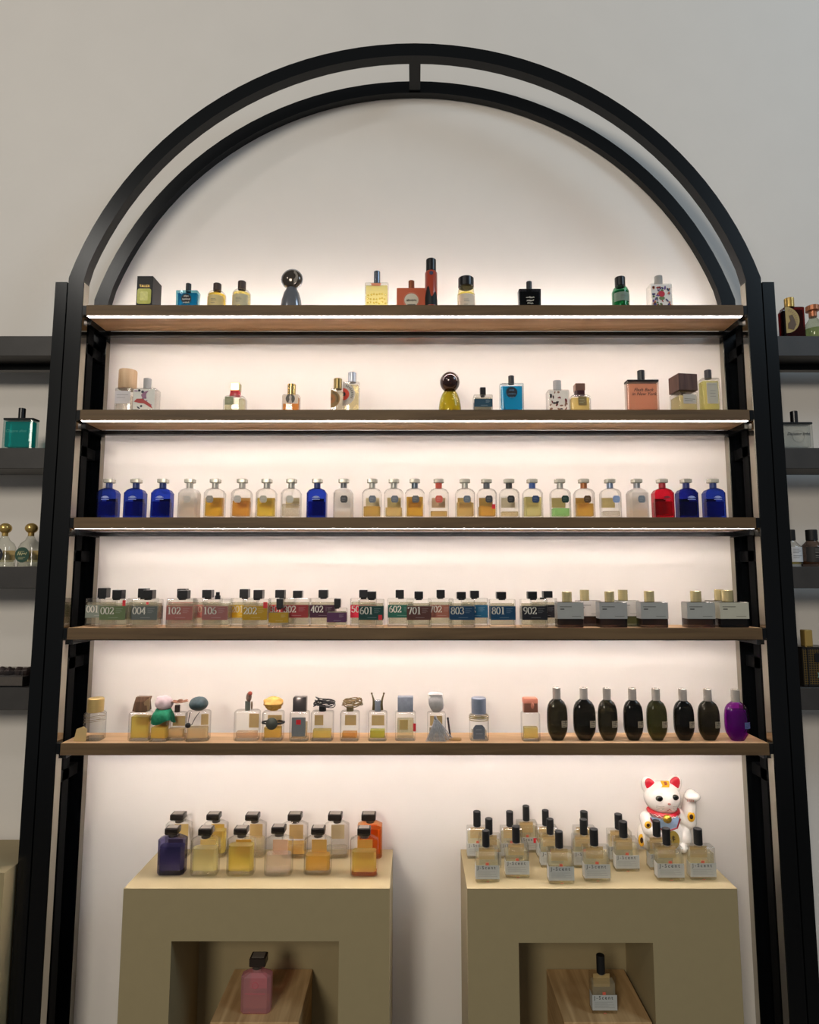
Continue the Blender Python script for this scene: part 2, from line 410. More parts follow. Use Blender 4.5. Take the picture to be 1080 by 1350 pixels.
for lb, u0, u1 in (('oak block inside the plinth below the square-stoppered bottles, under the pink bottle', 277, 394), ('oak block inside the plinth below the cat, under a lone black-capped bottle', 744, 860)):
    x0, x1 = xs(u0, YB0, ZB), xs(u1, YB0, ZB); c = (x0 + x1) / 2
    t = thing('oak_block', lb, 'block', (c, YB0, 0), 0, 'oak blocks in the plinths')
    part('top', box(x0 - c, x1 - c, 0, YB1 - YB0, ZB - .02, ZB, .0008), M_OAKBLOCK, t)
    part('body', box(x0 - c + .0005, x1 - c - .0005, .0005, YB1 - YB0 - .0005, 0, ZB - .02), M_OAKBLOCK, t)


# ------------------------------------------------------------------ bottles: shared helpers
def fit(u0, u1, vt, Z, Yf):
    """size and place of an upright thing whose front face spans columns u0..u1 with its top edge on row vt"""
    h = hz(vt, Yf) - Z; zm = Z + h * .5
    a, b = xs(u0, Yf, zm), xs(u1, Yf, zm)
    return (a + b) / 2, b - a, h
def px(n, Yf, Z): return xs(UC + n, Yf, Z)
def stand(name, label, u0, u1, vt, Z, off, d, group=None, rz=0.0, Y=None, cat='bottle'):
    Yf = (YF + off) if Y is None else Y
    x, w, h = fit(u0, u1, vt, Z, Yf)
    t = thing(name, label, cat, (x, Yf + d / 2, Z + .0004), rz, group)
    return t, w, h, Yf, (lambda v: hz(v, Yf) - Z)
def glass_box(t, w, d, h, r, mat, liq=None, fill=.7, wall=.0025, base=.006, shoulder=.002, n=3):
    part('glass_body', loft([(0, w - .002, d - .002, r), (.001, w, d, r), (h - shoulder, w, d, r), (h, w - 2 * shoulder, d - 2 * shoulder, max(r - shoulder, .0006))], n), mat, t, True)
    if liq: part('liquid', loft([(base, w - 2 * wall, d - 2 * wall, max(r - wall, .0008)), (base + (h - base - .004) * fill, w - 2 * wall, d - 2 * wall, max(r - wall, .0008))], n), liq, t, True)
def cyl(t, name, r, z0, z1, mat, b=.0006, n=20, x=0.0, y=0.0, parent=None):
    return part(name, move(lathe([(r - b, z0), (r, z0 + b), (r, z1 - b), (r - b, z1)], n), (x, y, 0)), mat, t if parent is None else parent, True)
def sticker(t, x0, x1, z0, z1, yf, mat=RED): part('sticker', plate([(x0, z0), (x1, z0), (x1, z1), (x0, z1)], yf, .0003), mat, t)
INK = solid((30, 30, 32), .6); PALE = solid((226, 222, 208), .6); GREYINK = solid((120, 118, 114), .6)
e = .0004

# ------------------------------------------------------------------ top shelf
Z = SH[0]
t, w, h, Yf, zv = stand('perfume_carton', 'black box with a yellow-green window, leftmost on the top shelf', 180, 201, 364, Z, .022, .052, cat='box')
part('carton', box(-w/2, w/2, -.026, .026, 0, h, .0006), BLACKM, t)
zc_ = zv(391)
star = [(w*.43*c_, zc_ + w*.50*s_) for c_, s_ in [(math.copysign(abs(cos(a))**.55, cos(a)) * (1 + .12*(abs(sin(2*a))**3)), math.copysign(abs(sin(a))**.55, sin(a)) * (1 + .12*(abs(sin(2*a))**3))) for a in [2*pi*k/32 for k in range(32)]]]
wn = part('window', plate(star, -.0275, .0012), solid((206, 204, 104), .12, 0, .6, .25, 120, .6), t)
part('bottle_glow', plate([(x*.55, zc_ + (z - zc_)*.6) for x, z in star], -.0279, .0005), solid((226, 222, 130), .15, 0, .6, .2, 150, .6), wn)
part('lettering', text('TAUER', .0085, 0, -.0268, zv(379)), GOLD, t)

def flask(label, u0, u1, vt, capu, capvt, Zb, off, liq, capm, disc_c=None, rim=None, disc_r=.3, glassm=None, waist=.0, scr=None, fill=.94):
    t, w, h, Yf, zv = stand('flask_bottle', label, u0, u1, vt, Zb, off, .024); d = .024
    part('glass_body', loft([(0, w*(1-waist), d, .002), (.001, w*(1-waist), d, .002), (h*.6, w*(1-waist*.6), d, .002), (h - .001, w, d, .002), (h, w - .002, d - .002, .002)], 2), glassm or CLEAR, t, True)
    ww = w - .006
    part('liquid', loft([(.006, ww*(1-waist)-.002, d-.006, .003), (.009, ww*(1-waist), d-.006, .003), (h*.6, ww*(1-waist*.6), d-.006, .003), ((h-.003)*fill, ww, d-.006, .003)], 2), liq, t, True)
    if rim: part('shoulder_band', box(-w/2, w/2, -d/2-e, d/2+e, h-.004, h+.0008, .0006), rim, t)
    cw = px(capu, Yf, Zb+h)
    cyl(t, 'cap', cw/2, h, zv(capvt), capm)
    return t, w, h, d, zv
TEAL = glass((16, 120, 160), .5); DKGLASS = glass((20, 22, 26), .6)
t, w, h, d, zv = flask('teal glass flask with a black round emblem and black cap, on the top shelf', 231, 260, 382.5, 7, 371.5, Z, .03, TEAL, BLACK, glassm=glass((120, 190, 205)), waist=.06)
em = part('emblem', plate(disc(0, zv(394), w*.235), -d/2-e, .0003), BLACKM, t)
for i, (zz, ww) in enumerate(((zv(390.5), .22), (zv(394.5), .34), (zv(398.5), .28))): part('lettering', scrawl(0, zz-.003, w*ww, .005, -d/2-e*2, .0013, 5+i), WHITE, em)

def round_bottle(label, u0, u1, vsh, capu, vcap, vneck, Zb, off, liq, capm, lab, lu=(.2, .9), vl=(0, 0), name='round_bottle', fill=.9, labcol=None, gl=None):
    """cylindrical bottle with rounded shoulders, short neck and plain cap"""
    t, w, h, Yf, zv = stand(name, label, u0, u1, vsh, Zb, off, px(u1-u0, YF+off, Zb)); r = w/2; d = w
    zn = zv(vneck); rc = px(capu, Yf, Zb+h)/2
    prof = [(r-.001, 0), (r, .001), (r, h*.9), (r*.93, h*.96)] + [(r*(.93) - (r*.93-rc*.9)*k/4, h*.96 + (zn-h*.96)*math.sqrt(k/4)) for k in (1, 2, 3, 4)]
    part('glass_body', lathe(prof, 24), gl or CLEAR, t, True)
    zt = h*fill
    part('liquid', lathe([(r*.9, .005), (r*.92, .007), (r*.92, min(zt, h*.9)), (r*.86, max(min(zt, h*.96), h*.9+.0002))], 24), liq, t, True)
    cyl(t, 'cap', rc, zn, zv(vcap), capm, .001, 24)
    z0, z1 = zv(vl[1]), zv(vl[0]); a = pi*.36
    n = 10; v = []; f = []
    for k in range(n+1):
        an = -pi/2 - a + 2*a*k/n
        for z in (z0, z1): v.append(((r+.0004)*cos(an), (r+.0004)*sin(an), z))
    for k in range(n): f.append((2*k, 2*k+2, 2*k+3, 2*k+1))
    lb = part('label', (v, f), lab, t, True)
    part('lettering', move(lines(-r*.35, r*.35, (z0+(z1-z0)*.62, z0+(z1-z0)*.5, z0+(z1-z0)*.3), -r-.0008, .0008, 1), (0, 0, 0)), GREYINK, lb)
    return t, w, h, zv
YEL = glass((238, 206, 60), .6)
round_bottle('yellow round-shouldered bottle with a dark brown cap, beside the teal flask', 270, 294, 382, 10.5, 369, 379, Z, .03, YEL, BROWN, solid((222, 200, 140), .6), vl=(388, 404))
round_bottle('paler yellow round-shouldered bottle with a dark brown cap, right of its twin', 303, 327, 380, 10.5, 366, 377, Z, .03, glass((240, 222, 120), .6), BROWN, solid((206, 196, 160), .6), vl=(387, 402))

def figure_bottle(label, u0, u1, vbody, cu0, cu1, cv0, cv1, Zb, off, bodym, ballm, dx=0.0, disc_like=False):
    """bell-shaped bottle with a large ball cap, like a small figure"""
    t, w, h, Yf, zv = stand('ball_cap_bottle', label, u0, u1, vbody, Zb, off, px(u1-u0, YF+off, Zb)*.8)
    r = w/2
    part('glass_body', lathe([(r*.85, 0), (r, .002), (r, h*.25), (r*.92, h*.5), (r*.74, h*.75), (r*.5, h*.92), (r*.3, h), (r*.3, h+.004)], 24, .8), bodym, t, True)
    rb = px((cu1-cu0)/2, Yf, Zb+h); zb = (zv(cv0)+zv(cv1))/2; rz_ = (zv(cv0)-zv(cv1))/2
    c = part('ball_cap', ball((dx, 0, zb), rb, rb*(.55 if disc_like else 1), rz_, 24, 14), ballm, t, True)
    return t, w, h, zv, c, rb, zb, dx
t, w, h, zv, c, rb, zb, dx = figure_bottle('pewter bell-shaped bottle with a mirrored disc cap, on the top shelf', 368, 396, 373, 370, 398, 350.5, 377, Z, .03, solid((128, 130, 136), .18, .5), solid((92, 84, 76), .12, .6), .001, True)
part('cap_ring', tube([(dx+rb*.98*cos(a), -.002, zb+rb*.98*sin(a)) for a in [2*pi*k/24 for k in range(24)]], .0016, 6, True), CHROME, c, True)
for k_, (q0, q1, rr_) in enumerate(((.35, .78, .0), (-.25, .12, .1))):
    cres = [(dx+rb*(q1*cos(a)-.12), zb+rb*(q1*sin(a))) for a in [radians(-60+k*15) for k in range(9)]] + [(dx+rb*(q0*cos(a)+.08), zb+rb*(q0*sin(a)+.1)) for a in [radians(60-k*15) for k in range(9)]]
    if k_ == 0: part('cap_inlay', plate(cres, -rb*.56, .004), solid((150, 142, 132), .2, .4), c)

t, w, h, Yf, zv = stand('embossed_bottle', 'pale yellow square bottle with embossed lower half and steel cap', 481, 512, 372, Z, .026, .028)
glass_box(t, w, .028, h, .003, CLEAR, glass((238, 228, 150), .6), .94)
gs = []
rr = random.Random(3)
for i in range(7):
    for j in range(3): gs.append(ball((-w*.42+w*.84*(i+rr.uniform(.3, .7))/7, -.0142, zv(402)+(zv(386)-zv(402))*(j+rr.uniform(.3, .7))/3), .0026, .0012, .0024, 8, 6))
o = part('embossed_relief', join(*gs), glass((236, 222, 140), .5), t, True); o['kind'] = 'stuff'
part('orange_mark', plate([(-w*.25, zv(373.5)), (w*.2, zv(373.5)), (w*.15, zv(377)), (-w*.2, zv(377))], -.0145, .0003), solid((240, 150, 110), .5), t)
part('lettering', text('MIZENSIR', .0052, 0, -.0145, zv(382)), solid((150, 140, 80), .5), t)
cyl(t, 'cap', px(8.5, Yf, Z+h)/2, h, zv(355), solid((120, 124, 132), .2, 1.0))

t, w, h, d, zv = flask('coral orange flask with a round cream medallion and copper cap', 523, 562, 379.5, 8, 368, Z, .036, solid((196, 84, 48), .35, 0, .5), solid((150, 84, 52), .35, .6), glassm=glass((236, 160, 130)))
part('front_panel', plate(rrect(-w*.49, w*.49, .001, h-.001, .004), -d/2-e, .0003), solid((204, 98, 62), .32, 0, .5), t)
md = part('medallion', plate(disc(0, zv(396), w*.24), -d/2-e*2.5, .0006), solid((216, 206, 184), .6), t)
part('ring', tube([(w*.27*cos(a), -d/2-e*2, zv(396)+w*.27*sin(a)) for a in [2*pi*k/24 for k in range(24)]], .0009, 5, True), solid((225, 140, 110), .4), t, True)
part('lettering', scrawl(0, zv(398), w*.34, .007, -d/2-e*4, .001, 9), INK, md); part('lettering', scrawl(0, zv(403), w*.26, .004, -d/2-e*4, .0007, 10), INK, md)

t, w, h, Yf, zv = stand('spray_tube', 'tall slim rust orange tube with black flame pattern and black cap', 560.5, 577, 355, Z, .012, px(16.5, YF+.012, Z))
r = w/2
part('tube_body', lathe([(r*.94, 0), (r*1.06, .001), (r*1.06, .006), (r, .007), (r, h-.004), (r*.85, h)], 24), solid((176, 66, 40), .3, 0, .5, .04, 60, .3), t, True)
def wrap(t, name, pts, r, m):                              # flat pattern wrapped on a cylinder
    v = [(r*sin(x/r), -r*cos(x/r), z) for x, z in pts]; part(name, (v, [tuple(range(len(v)))]), m, t)
z0 = .006
n = 14; top = [.034, .040, .050, .062, .066, .058, .036, .032, .038, .046, .050, .044, .030, .028]
v, f = [], []
for k in range(n):
    x = -r*1.35 + 2.7*r*k/(n-1)
    for zz in (z0, top[k]*h/.115): v.append(((r+.0003)*sin(x/r), -(r+.0003)*cos(x/r), zz))
for k in range(n-1): f.append((2*k, 2*k+2, 2*k+3, 2*k+1))
part('flame_pattern', (v, f), BLACKM, t, True)
part('emblem', plate(disc(0, h*.9, r*.32), -r-.0006, .0004), solid((60, 60, 90), .4), t)
cyl(t, 'cap', r*.82, h, zv(338.5), BLACK, .0015)

round_bottle('pale yellow jar-like bottle with a wide black cap and blush label', 604, 627.5, 381, 21, 362, 374, Z, .03, glass((246, 232, 120), .6), BLACK, solid((222, 208, 188), .6), vl=(386.5, 408), gl=glass((246, 240, 190)))
t, w, h, d, zv = flask('opaque black flask with white lettering and black cap, on the top shelf', 684.5, 714, 380.5, 7.5, 369, Z, .03, solid((14, 15, 18), .2), BLACK, glassm=glass((46, 48, 54), .6), waist=.03)
for i, (v_, ww) in enumerate(((392, .36), (396, .3), (399.5, .24))): part('lettering', scrawl(0, zv(v_)-.003, w*ww, .005, -d/2-e, .0013, 15+i), PALE, t)
round_bottle('emerald green round-shouldered bottle with a black cap and grey label', 811, 833.5, 378, 13.5, 361, 373.5, Z, .03, glass((24, 118, 70), .5), BLACK, solid((120, 140, 126), .6), vl=(384.5, 396), gl=glass((90, 175, 130)))
def patterned(label, u0, u1, vt, capu, vc, Zb, off, cols, bg_, seed, capm=GREYP, n=26, big=None, rz=0.0):
    t, w, h, Yf, zv = stand('printed_bottle', label, u0, u1, vt, Zb, off, .030, None, rz)
    glass_box(t, w, .030, h, .003, CLEAR, None)
    lb = part('printed_panel', plate(rrect(-w*.46, w*.46, .003, h-.003, .002), -.0152-e, .0003), solid(bg_, .5), t)
    r = random.Random(seed)
    for i, c_ in enumerate(cols):
        gs = []
        for k in range(n // len(cols)):
            cx, cz = r.uniform(-w*.4, w*.4), r.uniform(h*.1, h*.9); a = r.uniform(0, pi); rx, rz_ = r.uniform(.0012, .0028), r.uniform(.0025, .0055)
            p = [(cx + x*cos(a) - z*sin(a), cz + x*sin(a) + z*cos(a)) for x, z in disc(0, 0, rx, rz_, 8)]
            p = [(max(-w*.45, min(w*.45, x)), max(.004, min(h-.004, z))) for x, z in p]
            gs.append(plate(p, -.0158-e-.0001*(i+1), .0002))
        o = part('printed_motif', join(*gs), solid(c_, .5), lb); o['kind'] = 'stuff'
    cyl(t, 'cap', px(capu, Yf, Zb+h)/2, h, zv(vc), capm)
    return t, w, h, zv, lb
t, w, h, zv, lb = patterned('white bottle printed with red, purple and green flowers, grey cap, on top shelf', 858, 887, 373.5, 10, 361, Z, .028, [(170, 60, 50), (110, 80, 140), (90, 110, 60), (200, 120, 90), (60, 60, 110)], (236, 230, 224), 4, n=45)
part('flower', plate(disc(0, zv(388), w*.14), -.0168, .0002), solid((196, 40, 60), .5), lb)
part('flower_leaf', plate(disc(0, zv(393.5), w*.13, w*.09), -.0167, .0002), solid((110, 130, 80), .5), lb)

# ------------------------------------------------------------------ second shelf
Z = SH[1]
t, w, h, Yf, zv = stand('wood_cap_bottle', 'clear bottle with a wide pale wooden cap, leftmost on the second shelf', 150.5, 173.5, 511, Z, .022, .040)
glass_box(t, w, .040, h, .004, CLEAR, glass((236, 230, 222)), .7)
part('cap', lathe([(w*.49, h+.001), (w*.5, h+.002), (w*.5, zv(486.5)), (w*.485, zv(485.5))], 28), wood('cap_wood', (186, 154, 118), (208, 178, 142), 3.0, .6, 'Z'), t, True)
lb = part('label', plate(rrect(-w*.46, w*.42, zv(532), zv(515.5)), -.0205, .0003), solid((206, 200, 200), .6), t)
part('lettering', lines(-w*.36, w*.3, (zv(521), zv(524.5)), -.021, .0008, 0), GREYINK, lb)
t, w, h, zv, lb = patterned('square bottle with a red fish and dancer drawing, grey cap, on second shelf', 174.5, 205, 511.5, 10, 497, Z, .010, [(40, 40, 60), (150, 110, 150)], (228, 224, 214), 8, n=10)
part('fish_drawing', plate([(-w*.42, zv(530)), (-w*.3, zv(526)), (-w*.05, zv(526)), (w*.15, zv(530)), (w*.3, zv(533)), (w*.4, zv(539)), (w*.2, zv(535.5)), (0, zv(532)), (-w*.2, zv(531.5))], -.0165, .0002), solid((178, 48, 44), .5), lb)
part('dancer_drawing', plate([(-w*.05, zv(526)), (-w*.12, zv(521)), (0, zv(517)), (w*.2, zv(515.5)), (w*.08, zv(520)), (w*.12, zv(526))], -.0165, .0002), solid((150, 100, 130), .5), lb)
part('dancer_head', plate(disc(-w*.06, zv(517), w*.06), -.0167, .0002), solid((40, 36, 60), .5), lb)

def bell_bottle(label, u0, u1, vt, cu0, cu1, vc, vcb, Zb, off, liq, capm, col, labc, ribbon_c=None, lab_u=(.3, .72), vl=(0, 0), fill=.8, sq=True):
    """wide square bottle with rounded shoulders, square cap and small plaque"""
    t, w, h, Yf, zv = stand('square_cap_bottle', label, u0, u1, vt, Zb, off, .030); d = .032
    part('glass_body', loft([(0, w*.94, d*.94, .004), (.003, w, d, .006), (h*.8, w, d, .006), (h*.93, w*.86, d*.86, .006), (h, w*.55, d*.6, .006), (zv(vcb), w*.35, d*.4, .004)], 3), CLEAR, t, True)
    part('liquid', loft([(.006, w-.006, d-.006, .005), (h*fill, w-.006, d-.006, .005)], 3), liq, t, True)
    a, b = (cu0-(u0+u1)/2), (cu1-(u0+u1)/2); sc = w/(u1-u0); cw = (b-a)*sc; cx = (a+b)/2*sc
    if sq: part('cap', box(cx-cw/2, cx+cw/2, -cw*.45, cw*.45, zv(vcb), zv(vc), .001), capm, t)
    else: cyl(t, 'cap', cw/2, zv(vcb), zv(vc), capm, x=cx)
    if col: part('collar', loft([(h*.99, w*.5, d*.55, .005), (zv(vcb)+.002, cw*.95, cw*.85, .004)], 3), col, t, True)
    if labc:
        lb = part('label', plate(rrect(w*(lab_u[0]-.5), w*(lab_u[1]-.5), zv(vl[1]), zv(vl[0]), .001), -d/2-.0006, .0005), labc, t)
        part('lettering', lines(w*(lab_u[0]-.5)+.002, w*(lab_u[1]-.5)-.002, [zv(vl[0])+(zv(vl[1])-zv(vl[0]))*k for k in (.35, .55, .7)], -d/2-.001, .0007, 1), solid((180, 176, 140), .5), lb)
    return t, w, h, zv, cw
t, w, h, zv, cw = bell_bottle('clear bottle with tilted brass cube cap and red ribbon, on the second shelf', 293.5, 322, 520, 302, 314, 503.5, 514, Z, .026, glass((226, 224, 190)), solid((176, 168, 120), .25, .9), RED, solid((128, 130, 96), .5), lab_u=(.12, .5), vl=(523, 534))
part('ribbon_bow', join(ball((-.006, -.010, zv(515)), .004, .002, .002, 10, 6), ball((.006, -.010, zv(515.5)), .004, .002, .002, 10, 6)), RED, t, True)
t, w, h, Yf, zv = stand('small_bottle', 'small orange bottle with gold cap and oval portrait label, second shelf', 371.5, 394, 519.5, Z, .026, .026)
glass_box(t, w, .026, h, .003, CLEAR, glass((240, 150, 60)), .95, shoulder=.003)
part('label', plate(rrect(-w*.46, w*.46, zv(532.5), zv(521), .001), -.0134, .0003), solid((222, 206, 186), .6), t)
ov = part('portrait_oval', plate(disc(0, zv(526), w*.27, .012), -.0142, .0004), solid((92, 86, 78), .6), t)
part('portrait', plate([(-w*.12, zv(532)), (w*.12, zv(532)), (w*.06, zv(527)), (w*.08, zv(523)), (0, zv(520.5)), (-w*.08, zv(524)), (-w*.04, zv(527))], -.0147, .0003), solid((190, 180, 168), .6), ov)
cyl(t, 'cap', px(11, Yf, Z+h)/2, h, zv(505), solid((196, 168, 110), .25, .9))

def target_bottle(label, u0, u1, vt, cu0, cu1, vc, Zb, off, liq, capm, fan, inner, core, vf, rf, gl=None, group=None, Zl=None):
    """slab bottle with a fan-shaped round label running off its left edge"""
    t, w, h, Yf, zv = stand('slab_bottle', label, u0, u1, vt, Zb, off, .022, group); d = .022
    glass_box(t, w, d, h, .0015, gl or CLEAR, liq, .95)
    sc = w/(u1-u0); cx = ((cu0+cu1)/2-(u0+u1)/2)*sc
    cyl(t, 'cap', (cu1-cu0)*sc/2, h, zv(vc), capm, x=cx)
    x0 = -w*.49; zc = zv(vf); R = w*rf
    lb = part('label', plate([(x0, zc+R*.97)]+[(x0+R*cos(a), zc+R*sin(a)) for a in [1.45-2.75*k/16 for k in range(17)]]+[(x0, zc-R*.99)], -d/2-e, .0003), fan, t)
    if inner:
        part('label_ring', plate([(x0, zc+R*.52)]+[(x0+R*.52*cos(a), zc+R*.52*sin(a)) for a in [1.55-3.1*k/14 for k in range(15)]]+[(x0, zc-R*.52)], -d/2-e*2, .0003), inner, lb)
        part('label_centre', plate([(x0, zc+R*.22)]+[(x0+R*.22*cos(a), zc+R*.22*sin(a)) for a in [1.55-3.1*k/14 for k in range(15)]]+[(x0, zc-R*.22)], -d/2-e*3, .0003), core, lb)
    gs = []
    for k in range(9):
        a = 1.2-k*.2; q = [(R*.68, -.04), (R*.86, -.04), (R*.86, .04), (R*.68, .04)]
        gs.append(plate([(x0+rr_*cos(a+b), zc+rr_*sin(a+b)) for rr_, b in q], -d/2-e*2, .0002))
    part('lettering', join(*gs), INK if inner else solid((150, 120, 80), .5), lb)
    return t, w, h, d, zv
target_bottle('small slab bottle with brass cap and tan half-round label, second shelf', 436, 452.5, 512, 439, 450, 498, Z, .010, glass((232, 222, 200)), solid((150, 128, 84), .3, .85), solid((158, 122, 70), .6), solid((186, 116, 58), .6), solid((150, 100, 60), .6), 526, .72)
target_bottle('taller slab bottle with silver cap and red bullseye label, second shelf', 452, 473.5, 503, 458, 469, 490, Z, .034, glass((236, 222, 176)), CHROME, solid((196, 188, 176), .6), solid((206, 62, 36), .6), solid((24, 24, 26), .6), 520, .74)
t, w, h, zv, c, rb, zb, dx = figure_bottle('golden bell-shaped bottle with a dark brown ball cap, second shelf', 579, 609, 509, 580.5, 607, 487, 514, Z, .026, glass((196, 186, 70), .45, .03, 0, .9), solid((52, 30, 28), .08, .2, .8))
part('ball_ring', tube([(dx+rb*.8*cos(a), -rb*.62, zb+rb*.15+rb*.55*sin(a)) for a in [pi*k/12 for k in range(13)]], .0012, 6), solid((180, 160, 155), .2, .8), c, True)
part('liquid', lathe([(w*.4, .004), (w*.42, .02), (w*.38, h*.5), (w*.24, h*.85)], 20, .75), glass((226, 212, 96)), t, True)
part('number_mark', text('3', .020, w*.14, -w*.33, zv(526)), solid((232, 226, 170), .4), t)

def number_bottle(label, u0, u1, vt, cu0, cu1, vc, Zb, off, labc, num=None, vl=(0, 0), liq=(238, 232, 206), pump=False, stick=None, d=.032, group=None, small=False, fill=.9, lat=(-.48, .48), tint=None):
    """rectangular clear bottle, broad colour label with a number, square black cap"""
    t, w, h, Yf, zv = stand('numbered_bottle', label, u0, u1, vt, Zb, off, d, group)
    glass_box(t, w, d, h, .0022, CLEAR, glass(liq), fill, .003, .006, .0015)
    sc = w/(u1-u0); cx = ((cu0+cu1)/2-(u0+u1)/2)*sc; cw = (cu1-cu0)*sc
    if pump:
        part('pump_collar', lathe([(cw*.5, h), (cw*.5, h+.0085)], 16), BLACK, t, True); part('pump_nozzle', lathe([(cw*.34, h+.0085), (cw*.34, zv(vc))], 16), BLACK, t, True)
    else:
        part('cap', box(cx-cw/2, cx+cw/2, -cw*.5, cw*.5, h+.001, zv(vc), .0008), BLACK, t)
        cyl(t, 'neck', cw*.36, h-.002, h+.0015, BLACKM)
    z0, z1 = zv(vl[1]), zv(vl[0])
    lb = part('label', box(w*lat[0], w*lat[1], -d/2-.0006, -d/2-.0001, z0, z1), solid(labc, .55, 0, .3), t)
    part('back_label', box(w*lat[0], w*lat[1], d/2+.0001, d/2+.0005, z0, z1), solid(tuple(min(255, int(x*.5+90)) for x in labc), .6), t)
    hh = (z1-z0)*.52
    ink = solid((228, 222, 208), .6) if sum(labc) < 420 else solid((246, 228, 196), .6)
    if num: part('number', digits(num, -w*.44, -d/2-.0009, z0+(z1-z0)*.42, hh), ink, lb)
    dim = solid(tuple(int(x*.55+100) for x in labc), .6)
    part('fine_print', join(lines(w*.12, w*.38, [z0+(z1-z0)*k for k in (.82, .72, .62, .52)], -d/2-.0009, .0006, 0), lines(-w*.14, w*.22, [z0+(z1-z0)*.16], -d/2-.0009, .0008)), dim, lb)
    if stick:
        a, b, v0, v1 = stick; sticker(t, (a-(u0+u1)/2)*sc, (b-(u0+u1)/2)*sc, zv(v1), zv(v0), -d/2-.0008)
    return t
number_bottle('small clear bottle with a navy label beside the bright blue flask, second shelf', 625, 650, 520, 634, 641.5, 509, Z, .024, (30, 66, 86), None, (526, 536.5))
t, w, h, d, zv = flask('bright blue square flask with a black disc emblem, second shelf', 660, 691, 505, 8, 494, Z, .018, glass((10, 140, 196), .6), BLACK, glassm=glass((225, 240, 244)))
em = part('emblem', plate(disc(-w*.02, zv(517.5), w*.24), -d/2-e, .0003), solid((14, 26, 40), .5), t)
for v_, ww in ((514, .2), (519, .34), (523.5, .2)): part('lettering', scrawl(-w*.02, zv(v_)-.003, w*ww, .0042, -d/2-e*2, .0009, int(v_)), solid((90, 130, 160), .5), em)
patterned('clear square bottle scattered with dark red and black bean motifs, grey cap', 723, 751, 513.5, 10.5, 500, Z, .024, [(120, 40, 40), (60, 50, 50), (150, 110, 90)], (232, 224, 212), 12, n=24)
bell_bottle('amber glass bottle with a faceted rose-gold cube cap, second shelf', 753, 780, 519, 760, 773, 504.5, 514, Z, .024, glass((232, 206, 120)), solid((150, 112, 96), .3, .7), solid((70, 34, 40), .3), solid((120, 106, 64), .5), lab_u=(.35, .76), vl=(523, 535))
t, w, h, d, zv = flask('large peach-pink rectangular bottle with handwriting and black shoulders, second shelf', 828, 869.5, 501, 9.5, 487, Z, .018, glass((224, 164, 134), .7), BLACK, rim=BLACK, glassm=glass((246, 226, 214)), fill=.93)
part('handwriting', text('Flash Back', .0112, 0, -d/2-e, zv(516), shear=.35, bold=.0002), INK, t); part('handwriting', text('in New York', .0112, .001, -d/2-e, zv(521.5), shear=.35, bold=.0002), INK, t)
t, w, h, Yf, zv = stand('cube_cap_bottle', 'square bottle under a large dark walnut cube cap, second shelf', 893.5, 920.5, 516, Z, .016, .044, rz=.14)
glass_box(t, w, .044, h, .003, CLEAR, glass((240, 228, 160)), .85)
part('cap', box(-w*.5, w*.5, -.022, .022, h+.003, zv(492.5), .0006), wood('walnut', (70, 46, 38), (92, 64, 52), 3.0, .5, 'Z'), t)
cyl(t, 'neck', .005, h-.001, h+.004, BROWN)
lb = part('label', plate(rrect(-w*.3, w*.38, zv(532.5), zv(520)), -.0226, .0004), solid((186, 180, 168), .6), t)
part('lettering', lines(-w*.24, w*.32, (zv(526.5), zv(529)), -.0231, .0009, 0), INK, lb)
t, w, h, Yf, zv = stand('tall_bottle', 'tall narrow yellow bottle with black cap and grey label, rightmost on second shelf', 927, 950, 498, Z, .016, .028)
glass_box(t, w, .028, h, .002, CLEAR, glass((240, 232, 130)), .95)
cyl(t, 'cap', px(9, Yf, Z+h)/2, h+.001, zv(486), solid((34, 28, 32), .4))
lb = part('label', plate(rrect(-w*.28, w*.36, zv(532.5), zv(504.5)), -.0146, .0004), solid((186, 180, 164), .6), t)
part('lettering', join(lines(-w*.2, w*.3, (zv(507.5),), -.0151, .0006), lines(-w*.1, w*.22, (zv(515.5), zv(519), zv(523)), -.0151, .0008)), GREYINK, lb)

